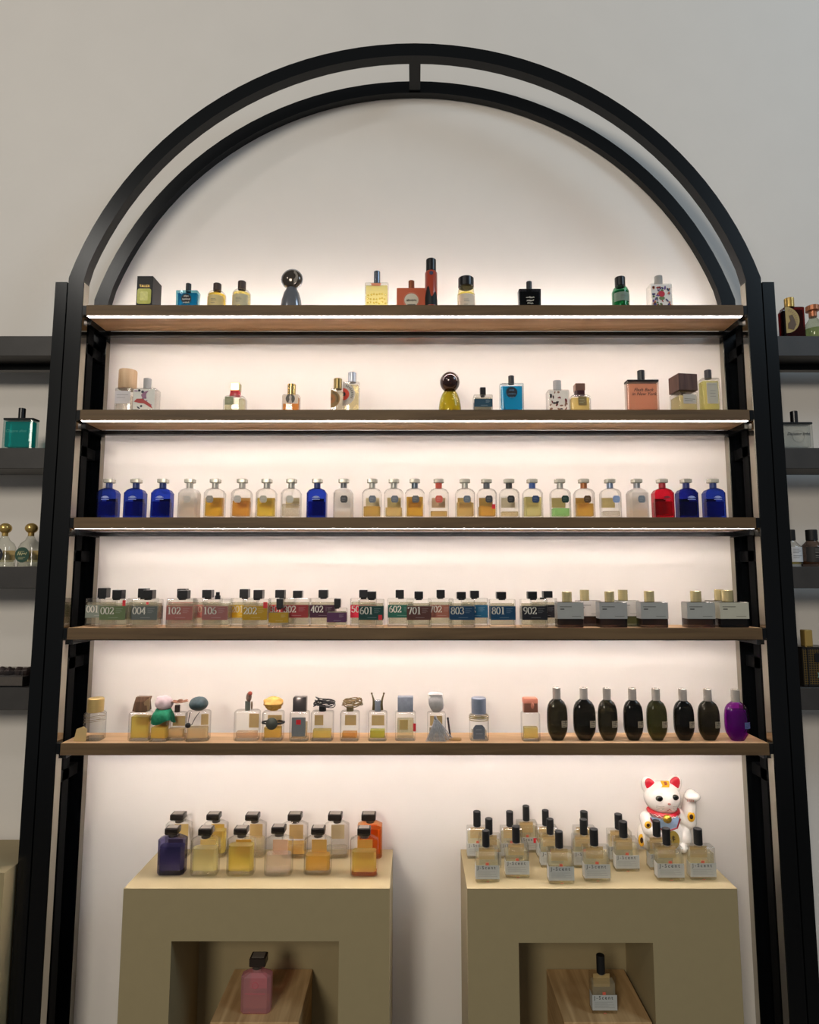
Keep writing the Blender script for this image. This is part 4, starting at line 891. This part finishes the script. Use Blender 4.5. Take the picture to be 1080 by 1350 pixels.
# ------------------------------------------------------------------ plinth with square-stoppered bottles
Z = ZP; G = 'square-stoppered bottles on the plinth'
def facet(label, u0, u1, vsh, vcap0, vcap1, cu0, cu1, vbase, liq=None, fill=.8, lab=(206, 176, 110), gl=None, low=None, Zb=None, capm=None, grp=G, labf=False, wscale=1.0):
    Zb = ZP if Zb is None else Zb
    d = .030
    t, w, h, Yf, zv = stand('facet_bottle', label, u0, u1, vsh, Zb, 0, d, grp, 0.0, ydist(vbase, Zb))
    zs = h*1.09; zn = zv(vcap1)
    part('glass_body', loft([(0, w-.004, d-.004, .005), (.003, w, d, .007), (h, w, d, .007), (zs, w*.56, d*.62, .004), (zs+.001, w*.30, w*.30, .004), (zn, w*.28, w*.28, .004)], 1), gl or CLEAR, t)
    part('glass_base', loft([(.002, w-.005, d-.005, .006), (.009, w-.006, d-.006, .006)], 1), glass(low or (250, 247, 238), .7), t)
    if liq: part('liquid', loft([(.0095, w-.008, d-.008, .005), (.010+(h-.012)*fill, w-.008, d-.008, .005)], 1), glass(liq, .7), t)
    cyl(t, 'collar', w*.17, zn-.006, zn+.001, solid((90, 82, 74), .3, .5), .0005, 16)
    sc = w/(u1-u0); cw = (cu1-cu0)*sc; cx = ((cu0+cu1)/2-(u0+u1)/2)*sc
    cp = part('stopper', loft([(zn+.001, cw*.86, cw*.70, .001, cx, 0), (zn+.003, cw, cw*.8, .0015, cx, 0), (zv(vcap0)-.0015, cw, cw*.8, .0015, cx, 0), (zv(vcap0), cw*.9, cw*.7, .001, cx, 0)], 2), capm or solid((40, 34, 30), .25, .2, .5), t, True)
    part('stopper_inlay', box(cx-cw*.38, cx+cw*.38, -cw*.30, cw*.30, zv(vcap0), zv(vcap0)+.0004), solid((130, 120, 110), .3, .3), cp)
    y = d/2-.0006 if not labf else -d/2-.0006
    part('label' if labf else 'back_label', box(-w*.28, w*.28, y, y+.0006, h*.46, h*.90), solid(lab, .65), t)
    return t, w, h, zv, d
fr = [('dark violet', 206, 242, 1109, 1093.5, 1103, 214.5, 232, 1155, (120, 116, 160), .8, (110, 92, 96), glass((126, 122, 172), .5), (170, 168, 186)),
      ('pale straw', 249.5, 286, 1110, 1094, 1104, 259, 277, 1156, (240, 228, 160), .75, (216, 182, 110), None, None),
      ('bright yellow', 297.5, 334, 1110, 1094, 1103, 306, 324, 1156, (238, 210, 84), .85, (204, 150, 50), None, None),
      ('nearly colourless', 347.5, 384, 1110, 1092, 1101.5, 356, 374, 1156, (240, 222, 204), .55, (222, 176, 140), None, None),
      ('amber', 400, 436, 1110, 1093.5, 1103, 409, 427, 1155, (238, 184, 70), .5, (206, 160, 80), None, None),
      ('yellow with orange base', 461.5, 498, 1110, 1094, 1104, 470.5, 488, 1157, (238, 206, 90), .65, (206, 150, 60), None, (240, 170, 110))]
for nm, a, b, vs_, c0, c1, d0, d1, vb, lq, fl, lc, gl_, lo in fr: facet('%s faceted bottle with square black stopper, front row on the plinth' % nm, a, b, vs_, c0, c1, d0, d1, vb, lq, fl, lc, gl_, lo)
bk = [('colourless', 216, 249, 1089, 1075, 1083.5, 222, 240, 1131, None, 0, (206, 176, 110), None, None),
      ('yellow', 266, 297, 1089, 1075, 1083.5, 270, 287, 1132, (240, 214, 96), .8, (206, 166, 70), None, None),
      ('pale gold', 318, 348.5, 1089, 1075.5, 1084, 321.5, 339, 1132, (240, 226, 190), .5, (206, 172, 110), None, None),
      ('clear amber-bottomed', 370.5, 404, 1090, 1075, 1084, 378, 396, 1133, (238, 190, 90), .35, (206, 172, 110), None, None),
      ('nearly empty', 427.5, 459, 1090, 1075, 1084, 431.5, 450, 1133, (240, 232, 214), .2, (200, 180, 140), None, None),
      ('vivid orange', 471, 503.5, 1090, 1075, 1084, 476, 495, 1133, (244, 132, 40), .9, (214, 120, 50), glass((246, 170, 110)), None)]
for nm, a, b, vs_, c0, c1, d0, d1, vb, lq, fl, lc, gl_, lo in bk: facet('%s faceted bottle with square stopper, back row on the plinth' % nm, a, b, vs_, c0, c1, d0, d1, vb, lq, fl, lc, gl_, lo)
t, w, h, zv, d = facet('pink frosted faceted bottle standing on the oak block, left niche', 316.5, 356, 1290, 1265, 1277.5, 327, 348.5, 1338, (240, 206, 150), .28, (214, 130, 136), glass((236, 150, 158), .7, .25, .4), (246, 234, 214), ZB, solid((60, 50, 44), .2, .4), 'bottles on the oak blocks')
part('medallion_outline', tube([(.006*cos(a), -d/2-.0004, h*.80+.006*sin(a)) for a in [2*pi*k/16 for k in range(16)]], .0005, 5, True), solid((190, 92, 104), .5), t, True)
part('lettering', lines(-w*.34, w*.34, (h*.56,), -d/2-.0004, .0014), solid((196, 100, 110), .5), t)

# ------------------------------------------------------------------ plinth with black-capped bottles
G = 'black-capped bottles on the plinth'
JL = solid((180, 181, 176), .6)
def jbottle(label, u0, u1, cu0, cu1, vcap, vbase, Zb=None, vb_=None, stick=False, rz=0.0, grp=G, d=.026):
    Zb = ZP if Zb is None else Zb
    Y = ydist(vbase, Zb); sc0 = px(1, Y, Zb)
    vt = vcap + (vbase - vcap) * .345
    t, w, h, Yf, zv = stand('black_cap_bottle', label, u0, u1, vt, Zb, 0, d, grp, rz, Y)
    glass_box(t, w, d, h, .0016, CLEAR, glass((240, 232, 196), .75), .84, .0025, .006, .001)
    cx = ((cu0+cu1)/2-(u0+u1)/2)*w/(u1-u0); cw = (cu1-cu0)*w/(u1-u0)
    cyl(t, 'neck', cw*.3, h-.001, h+.0022, SILVER, .0004, 14, cx)
    cyl(t, 'cap', cw*.5, h+.002, zv(vcap), BLACKM, .0007, 18, cx)
    lb = part('label', box(-w*.5, w*.5, -d/2-.0006, -d/2-.0001, h*.10, h*.52), JL, t)
    part('side_label', box(-w*.5-.0005, -w*.5-.0001, -d/2, d*.2, h*.10, h*.52), JL, t)
    part('lettering', text('J-Scent', w*.185, -w*.43, -d/2-.0008, h*.405, 'LEFT', 0, .0001, 1.45), INK, lb)
    part('fine_print', lines(-w*.42, w*.40, [h*k for k in (.325, .285, .25, .215, .18)], -d/2-.0008, .0007, 2), solid((150, 150, 146), .6), lb)
    part('back_label', box(-w*.32, w*.36, d/2-.0030, d/2-.0026, h*.55, h*.92), KRAFT, t)
    part('seal', box(-w*.08, w*.05, -d/2-.0006, -d/2-.0002, h*.525, h*.60), solid((214, 96, 72), .6), t)
    part('base_mark', box(-w*.06, w*.06, -d/2-.0006, -d/2-.0002, h*.01, h*.03), solid((206, 120, 100), .6), t)
    if stick: sticker(t, w*.28, w*.46, h*.34, h*.50, -d/2-.0014)
J = 'black-capped clear bottle with grey label, '
jb = [(J + 'front row, farthest left on the plinth', 627.5, 658.5, 637, 647, 1098, 1163.5), (J + 'front row, second from the left', 667, 698, 677, 687.5, 1092.5, 1157.5),
      (J + 'front row, third from the left, nearest the edge', 724, 757, 734.5, 745, 1099, 1165.5), (J + 'front row, at the middle of the plinth', 771, 804.5, 781, 792, 1096, 1162.5),
      (J + 'set slightly back right of the middle', 812, 843, 820, 831, 1086, 1149.5), (J + 'front row, standing before the cat', 867, 902, 878, 888.5, 1095, 1161.5),
      (J + 'front row, farthest right', 910.5, 944, 920, 931, 1095.5, 1160.5), (J + 'hiding the left paw of the cat', 857, 887, 865, 875, 1085, 1147.5),
      (J + 'back row, left of the cat', 804, 834, 814, 824, 1076, 1137), (J + 'second row, behind the middle front bottle', 757, 786, 767.5, 777.5, 1083, 1144.5),
      (J + 'back row, tucked behind another at the middle', 758.5, 787, 768, 778, 1072.5, 1131.5), (J + 'second row, left of the plinth middle', 713.5, 743, 723, 732.5, 1082.5, 1144.5),
      (J + 'back row, left of the plinth middle', 709, 736, 717, 726, 1071, 1132), (J + 'farthest back, with a red sticker', 683, 709, 691, 700, 1065, 1124.5),
      (J + 'back row, second from the left', 661, 689, 669, 678.5, 1072.5, 1132.5), (J + 'back row, farthest left', 616.5, 644, 625, 635, 1072.5, 1132.5),
      (J + 'second row, behind the far left front bottle', 632.5, 661, 641, 651, 1082, 1145)]
for k, a in enumerate(jb): jbottle(a[0], *a[1:], stick=(k == 13))
jbottle('lone black-capped bottle with grey label standing on the oak block, right niche', 781, 813.5, 790, 801, 1264, 1337, ZB, grp='bottles on the oak blocks')

# ------------------------------------------------------------------ beckoning cat
Yc = ydist(1127, ZP) + .004; sc = px(1, Yc + .03, ZP + .08); cy0 = Yc + .036
cat = thing('lucky_cat_figurine', 'white glossy ceramic beckoning cat with red ears, collar and gold bell', 'figurine', (xs(879, Yc + .03, ZP), cy0, ZP + .0006), 0)
def cu(u): return (u - 879) * sc
def cz(v): return hz(v, Yc + .03) - ZP
body = [ball((0, .004, .0345), .052, .040, .034, 24, 14), ball((cu(877), .004, cz(1096)), .042, .034, .046, 24, 14), ball((cu(878), 0, cz(1079)), .030, .027, .03, 20, 12),
        ball((cu(852), -.006, .0305), .019, .026, .030, 18, 12), ball((cu(901), -.006, .0295), .019, .026, .029, 18, 12),
        ball((cu(876), -.004, cz(1051)), .0440, .036, .0375, 24, 16), ball((cu(872), -.014, cz(1062)), .020, .020, .014, 18, 12), ball((cu(882), -.014, cz(1062)), .020, .020, .014, 18, 12),
        ball((cu(864), -.030, .0105), .014, .016, .010, 14, 10), ball((cu(894), -.030, .0105), .014, .016, .010, 14, 10)]
def limb(pts, rs, n=10):
    g = []
    for (p, q), (r0, r1) in zip(zip(pts[:-1], pts[1:]), zip(rs[:-1], rs[1:])):
        for k in range(n + 1):
            f_ = k / n; g.append(ball(tuple(p[i] + (q[i] - p[i]) * f_ for i in range(3)), r0 + (r1 - r0) * f_, None, None, 12, 8))
    return g
body += limb([(cu(853), -.008, cz(1078)), (cu(853), -.028, cz(1089)), (cu(864), -.036, cz(1096))], [.016, .016, .013], 5)
body += limb([(cu(898), -.002, cz(1076)), (cu(909), -.010, cz(1082)), (cu(909), -.012, cz(1066)), (cu(910), -.014, cz(1052)), (cu(911.5), -.020, cz(1046.5))], [.017, .018, .0175, .0145, .0155], 5)
body += [ball((cu(911.5), -.024, cz(1046.5)), .0195, .015, .0125, 16, 10)]
for s_, eu, ev in ((-1, 860.5, 1038), (1, 893, 1036)):
    body.append(move(rot(ball((0, 0, 0), .0185, .0105, .0260, 18, 12), 'Y', s_ * .42), (cu(eu), -.001, cz(ev))))
CER = solid((240, 234, 226), .12, 0, .5, .01, 40, .4)
cb = part('body', join(*body), CER, cat, True)
rm = cb.modifiers.new('remesh', 'REMESH'); rm.mode = 'VOXEL'; rm.voxel_size = .0016; rm.use_smooth_shade = True
sm = cb.modifiers.new('smooth', 'SMOOTH'); sm.factor = .5; sm.iterations = 5
CR = solid((196, 26, 44), .3, 0, .5)
for s_, eu, ev in ((-1, 861, 1037), (1, 892.5, 1035)):
    part('ear_inner', move(rot(ball((0, 0, 0), .0140, .0066, .0205, 18, 12), 'Y', s_ * .46), (cu(eu), -.0058, cz(ev))), CR, cat, True)
CX0 = cat.location[0]
def pu(u, v, y): return xs(u, cy0 + y, hz(v, cy0 + y)) - CX0
def pz(v, y): return hz(v, cy0 + y) - ZP
def onhead(u, v, lift=.0):                                  # front of the head ellipsoid
    y = -.03
    for _ in range(4):
        X_, Z_ = pu(u, v, y), pz(v, y); x, z = X_ - cu(876), Z_ - cz(1051)
        y = -.004 - .036*math.sqrt(max(.02, 1 - (x/.044)**2 - (z/.0375)**2))
    return (X_, y - lift, Z_)
for u_, v_ in ((870, 1053.5), (890.5, 1052)):
    p = onhead(u_, v_); ey = part('eye', ball((p[0], p[1]+.0012, p[2]), .0095, .0046, .0068, 16, 10), solid((60, 60, 40), .08, 0, .6, .1, 60, .5), cat, True)
    part('pupil', ball((p[0], p[1]-.0020, p[2]), .0062, .0022, .0056, 12, 8), solid((10, 10, 10), .08), ey, True)
p = onhead(882, 1060); part('nose', ball((p[0], p[1]-.003, p[2]), .0040, .0030, .0024, 12, 8), solid((196, 130, 120), .3), cat, True)
p = onhead(882, 1067); part('mouth', join(tube([(p[0]-.005, p[1]-.003, p[2]-.003), (p[0]-.002, p[1]-.0045, p[2]-.0005), (p[0], p[1]-.005, p[2]+.0015)], .0006, 5), tube([(p[0]+.005, p[1]-.003, p[2]-.003), (p[0]+.002, p[1]-.0045, p[2]-.0005), (p[0], p[1]-.005, p[2]+.0015)], .0006, 5)), solid((176, 70, 60), .5), cat, True)
for s_ in (-1, 1):
    for k in range(3):
        q0, q1 = onhead(881+s_*5.5, 1063+k*1.6, .0035), onhead(881+s_*(16 if s_ < 0 else 12), 1062.5+k*2.4, .001)
        part('whisker', tube([q0, ((q0[0]+q1[0])/2, min(q0[1], q1[1])-.0006, (q0[2]+q1[2])/2), q1], .0004, 4), solid((150, 140, 130), .6), cat)
def patch(name, u, v, rx, rz_, m, Y0, par=cat): return part(name, ball((pu(u, v, Y0), Y0, pz(v, Y0)), rx, .0030, rz_, 14, 8), m, par, True)
YS = solid((226, 172, 40), .2, 0, .5); BS = solid((60, 34, 16), .25)
def headpatch(us, vs_, lift):
    v, f = [], []; nu, nv = len(us), len(vs_)
    for b in vs_:
        for a in us: v.append(onhead(a + (b - 1034) * .05 * (1 if a > 876 else -1), b, lift))
    for i in range(nv - 1):
        for k in range(nu - 1): f.append((i*nu+k, (i+1)*nu+k, (i+1)*nu+k+1, i*nu+k+1))
    return v, f
fm = part('forehead_patch', headpatch([870.5, 873, 876, 879, 882], [1029.5, 1031, 1033, 1035, 1038], .0012), YS, cat, True)
part('forehead_mark', headpatch([874, 876, 878.5], [1030.5, 1032, 1034], .002), solid((150, 60, 20), .3), fm, True)
for (u_, v_, Y0, r1, r2) in ((854.5, 1088, -.0415, .0085, .0085), (911.5, 1077, -.027, .0095, .0125), (846, 1108, -.022, .0080, .0145), (906, 1107, -.020, .006, .013)):
    s0 = patch('spot', u_, v_, r1, r2, YS, Y0); patch('spot_centre', u_, v_, r1*.55, r2*.55, BS, Y0-.0012, s0)
col = part('collar', tube([(cu(877)+.034*cos(a), -.003+.031*sin(a), cz(1068.5)+.004*sin(a)) for a in [2*pi*k/28 for k in range(28)]], .0060, 8, True), CR, cat, True)
part('collar_trim', tube([(cu(877)+.0385*cos(a), -.003+.0368*sin(a), cz(1069)+.004*sin(a)+.0016*(1 if k % 2 else -1)) for k, a in [(k, 2*pi*k/44) for k in range(44)]], .0010, 5, True), solid((240, 226, 220), .5), col, True)
bib = part('bib', plate([(pu(858, 1079, -.04), pz(1079, -.04)), (pu(862, 1087, -.04), pz(1087, -.04)), (pu(878, 1097, -.04), pz(1097, -.04)), (pu(893, 1092, -.04), pz(1092, -.04)), (pu(897, 1080, -.04), pz(1080, -.04)), (pu(894, 1078, -.04), pz(1078, -.04)), (pu(878, 1083, -.04), pz(1083, -.04)), (pu(862, 1079, -.04), pz(1079, -.04))][::-1], -.0395, .006), solid((150, 176, 206), .15, 0, .6, .3, 90, .4), cat)
part('bib_edge', tube([(pu(858, 1079, -.041), -.041, pz(1079, -.041)), (pu(862, 1087, -.041), -.041, pz(1087, -.041)), (pu(878, 1097, -.041), -.041, pz(1097, -.041)), (pu(893, 1092, -.041), -.041, pz(1092, -.041)), (pu(897, 1080, -.041), -.041, pz(1080, -.041)), (pu(895, 1077, -.039), -.039, pz(1077, -.039))], .0018, 6), solid((150, 30, 40), .4), bib, True)
bl = part('bell', ball((pu(880, 1080, -.0455), -.0455, pz(1080, -.0455)), .0105, .0085, .0100, 18, 12), solid((206, 164, 60), .15, .7), cat, True)
part('bell_slot', box(pu(880, 1083, -.05)-.005, pu(880, 1083, -.05)+.005, -.0545, -.050, pz(1083.6, -.05), pz(1083, -.05)), BLACKM, bl)
kb = part('coin', plate(disc(pu(889, 1108, -.045), pz(1108, -.045), .013, .020, 22), -.0450, .004), solid((176, 152, 70), .3, .4), cat)
part('coin_mark', join(*[tube([(pu(888, 1106, -.045)+x0, -.0456, pz(1106, -.045)+z0), (pu(888, 1106, -.045)+x1, -.0456, pz(1106, -.045)+z1)], .0008, 5) for x0, z0, x1, z1 in ((-.004, .004, .004, .004), (-.003, 0, .004, -.001), (0, .007, 0, -.006))]), BLACKM, kb)
for k in range(4):
    part('claw', tube([(pu(907.2+k*2.6, 1054.5, -.038), -.0385+abs(k-1.5)*.0012, pz(1054.5, -.038)), (pu(907.4+k*2.5, 1057.5, -.038), -.0385+abs(k-1.5)*.0012, pz(1057.5, -.038))], .0009, 5), solid((176, 84, 66), .4), cat, True)
part('foot_tag', plate([(cu(897), .0008), (cu(905), .0008), (cu(903), .010), (cu(898), .009)], -.048, .001), WHITE, cat)

# ------------------------------------------------------------------ bottles on the neighbouring shelves
NZ = [hz(v, YF) for v in (442, 590, 747, 907)]
Z = NZ[1]
t, w, h, d, zv = flask('turquoise rectangular flask with black cap and shoulders, left edge shelf', 3, 43, 551.5, 8.5, 537, Z, .016, glass((10, 168, 164), .7), BLACK, rim=BLACK, glassm=glass((205, 232, 230)))
part('handwriting', text('Chypre shot', .0100, -w*.06, -d/2-e, zv(570), shear=.35), solid((70, 150, 140), .5), t)
t, w, h, d, zv = flask('clear rectangular flask with black cap and handwritten name, right edge shelf', 1033, 1072.5, 557, 9, 541, Z, .016, glass((240, 241, 236), .8), BLACK, rim=BLACK, glassm=glass((242, 244, 240)))
part('ring_print', tube([(w*.20*cos(a), -d/2-e, h*.47+w*.20*sin(a)) for a in [2*pi*k/28 for k in range(28)]], .0004, 4, True), GREYINK, t)
part('handwriting', text('Dancing light', .0104, 0, -d/2-e, zv(574), shear=.35, bold=.0003), INK, t)
Z = NZ[2]
def orb_bottle(label, u0, u1, lc):
    t, w, h, Yf, zv = stand('gold_ball_bottle', label, u0, u1, 712, Z, .022, .034, 'gold-ball bottles on the left edge shelf'); d = .034
    part('glass_body', loft([(0, w, d, .010), (.001, w, d, .012), (h*.72, w, d, .012), (h*.88, w*.86, d*.86, .013), (h, w*.5, d*.5, .008), (zv(706), w*.26, w*.26, .005)], 4), glass((240, 242, 234), .5), t, True)
    part('glass_base', loft([(.001, w-.003, d-.003, .010), (.010, w-.004, d-.004, .010)], 4), glass((242, 244, 236), .55), t, True)
    part('liquid', loft([(.011, w-.007, d-.007, .009), (h*.45, w-.007, d-.007, .009)], 4), glass((232, 226, 190), .7), t, True)
    part('back_label', box(-w*.2, w*.42, d/2-.006, d/2-.0056, h*.25, h*.62), KRAFT, t)
    cyl(t, 'neck_ring', w*.14, zv(706.5), zv(702), GOLD, .0006, 16)
    part('ball_cap', ball((0, 0, zv(696)), w*.29, w*.29, (zv(689)-zv(703))/2, 20, 12), GOLD, t, True)
    lb = part('label', plate(disc(-w*.15, h*.44, w*.35, h*.29, 24), -d/2-.0008, .0006), solid(lc, .5), t)
    part('lettering', join(lines(-w*.33, w*.05, (h*.56, h*.34, h*.28), -d/2-.0012, .0008, 1), scrawl(-w*.15, h*.41, w*.44, .010, -d/2-.0012, .0014, 8)), solid((206, 200, 150), .5), lb)
orb_bottle('clear arched bottle with gold ball cap and dark green oval label', 20, 47, (34, 72, 54))
orb_bottle('clear arched bottle with gold ball cap and black oval label, cut by left edge', -15, 12, (22, 24, 40))
Z = NZ[3]
t = thing('clear_tray', 'shallow clear acrylic tray holding dark crumpled bits, left edge shelf', 'tray', (xs(10, YF + .04, Z), YF + .045, Z + .0004))
wt = px(62, YF, Z)
part('tray_shell', join(box(-wt/2, wt/2, -.035, -.033, 0, .036), box(-wt/2, wt/2, .033, .035, 0, .036), box(-wt/2, -wt/2+.002, -.033, .033, 0, .036), box(wt/2-.002, wt/2, -.033, .033, 0, .036), box(-wt/2+.002, wt/2-.002, -.033, .033, 0, .002)), glass((206, 204, 200), .6), t)
for k in range(5):
    part('dark_lump', ball((-wt*.38+wt*.19*k, .005*(k % 2), .027), .012, .014, .012, 12, 8, .2, k), solid((62, 48, 46), .7), t, True)
part('contents', box(-wt/2+.003, wt/2-.003, -.032, .032, .0025, .022), solid((150, 142, 138), .8, 0, .2, .2, 60), t)
Z = NZ[0]
t, w, h, d, zv = target_bottle('dark red slab bottle with gold cap and round gold label, right edge shelf', 1036, 1062, 404, 1040, 1052, 391.5, Z, .020, glass((96, 12, 14), .7), GOLD, solid((176, 150, 84), .5), None, None, 422, .70, glass((120, 24, 24), .5))
part('label_figure', plate([(-w*.40, h*.30), (-w*.12, h*.26), (w*.02, h*.42), (-w*.04, h*.58), (-w*.14, h*.74), (-w*.32, h*.70), (-w*.26, h*.54), (-w*.38, h*.46)], -d/2-e*2.5, .0003), solid((92, 66, 34), .5), t)
part('shoulder_facet', loft([(0, .006, d, .001, -w/2-.002, 0), (h*.86, .006, d, .001, -w/2-.002, 0), (h*.95, .001, d*.8, .0004, -w/2, 0)], 1), glass((110, 20, 20), .5), t)
t, w, h, Yf, zv = stand('copper_cap_bottle', 'pale green round bottle with copper cap, cut by the right edge', 1067, 1094, 425, Z, .020, .04); r = w/2
part('glass_body', lathe([(r*.95, 0), (r, .002), (r, h*.8), (r*.8, h), (r*.35, zv(416)), (r*.33, zv(413))], 24), glass((206, 212, 190), .5), t, True)
part('liquid', lathe([(r*.88, .005), (r*.9, h*.72)], 24), glass((200, 214, 150), .7), t, True)
part('cap', lathe([(r*.36, zv(414)), (r*.36, zv(407)), (r*.62, zv(406)), (r*.62, zv(400)), (r*.5, zv(399))], 20), solid((190, 120, 84), .25, .5), t, True)
Z = NZ[2]
def chem(label, u0, u1, liq, lc, ic, gl):
    t, w, h, Yf, zv = stand('round_shoulder_bottle', label, u0, u1, 719, Z, .024, .034, 'black-capped bottles on the right edge shelf'); r = w/2
    part('glass_body', lathe([(r*.96, 0), (r, .002), (r, h*.9), (r*.86, h), (r*.5, zv(713.5)), (r*.46, zv(712))], 24), gl, t, True)
    part('liquid', lathe([(r*.9, .006), (r*.9, h*.25)], 24), glass(liq, .6), t, True)
    cyl(t, 'cap', r*.50, zv(712.5), zv(698), BLACKM, .001, 20)
    n = 10; v = []; f = []
    for k in range(n+1):
        an = -pi/2-1.1+2.2*k/n
        for z in (h*.22, h*.92): v.append(((r+.0005)*cos(an), (r+.0005)*sin(an), z))
    for k in range(n): f.append((2*k, 2*k+2, 2*k+3, 2*k+1))
    lb = part('label', (v, f), solid(lc, .6), t, True)
    part('lettering', lines(-r*.4, r*.5, [h*k for k in (.8, .72, .64, .5, .42)], -r-.0010, .0008, 1), solid(ic, .6), lb)
chem('clear round-shouldered bottle with black cap and white label, right edge shelf', 1036, 1062, (214, 190, 90), (206, 206, 208), (120, 120, 124), glass((242, 243, 240), .5))
chem('dark round-shouldered bottle with black cap and black label, cut by right edge', 1064, 1092, (176, 130, 90), (32, 28, 28), (150, 146, 140), glass((130, 110, 100), .45))
Z = NZ[3]
t, w, h, Yf, zv = stand('mesh_bottle', 'black bottle in gold mesh pattern with gold cap, cut by right edge', 1059, 1100, 854, Z, .014, .05); d = .05
part('glass_body', box(-w/2, w/2, -d/2, d/2, 0, h, .0015), solid((34, 30, 26), .3), t)
GM = solid((120, 98, 54), .35, .5); gs = []
for k in range(13): gs.append(box(-w*.47+w*.94*k/12-.0006, -w*.47+w*.94*k/12+.0006, -d/2-.0008, -d/2-.0001, .005, h-.004))
for k in range(15): gs.append(box(-w*.47, w*.47, -d/2-.0009, -d/2-.0001, .006+(h-.014)*k/14, .0072+(h-.014)*k/14))
part('gold_mesh', join(*gs), GM, t)
part('edge_bar', box(-w/2+.010, -w/2+.013, -d/2-.0016, -d/2-.0001, 0, h), BLACK, t)
part('window', plate(rrect(-w*.12, w*.3, h*.62, h*.86, .003), -d/2-.0022, .001), BLACK, t)
part('star_mark', plate([(w*.02+.009*(1 if k % 2 else .45)*cos(pi*k/4), h*.30+.009*(1 if k % 2 else .45)*sin(pi*k/4)) for k in range(8)], -d/2-.0022, .001), solid((110, 140, 130), .4), t)
part('cap', loft([(h+.001, .018, .018, .003, -.008, 0), (h+.002, .020, .020, .004, -.008, 0), (zv(832.5), .020, .020, .004, -.008, 0), (zv(831.5), .017, .017, .003, -.008, 0)], 3), GOLD, t, True)
part('shoulder', box(-w/2-.0004, w/2+.0004, -d/2-.0004, d/2+.0004, h, h+.0012), BLACK, t)
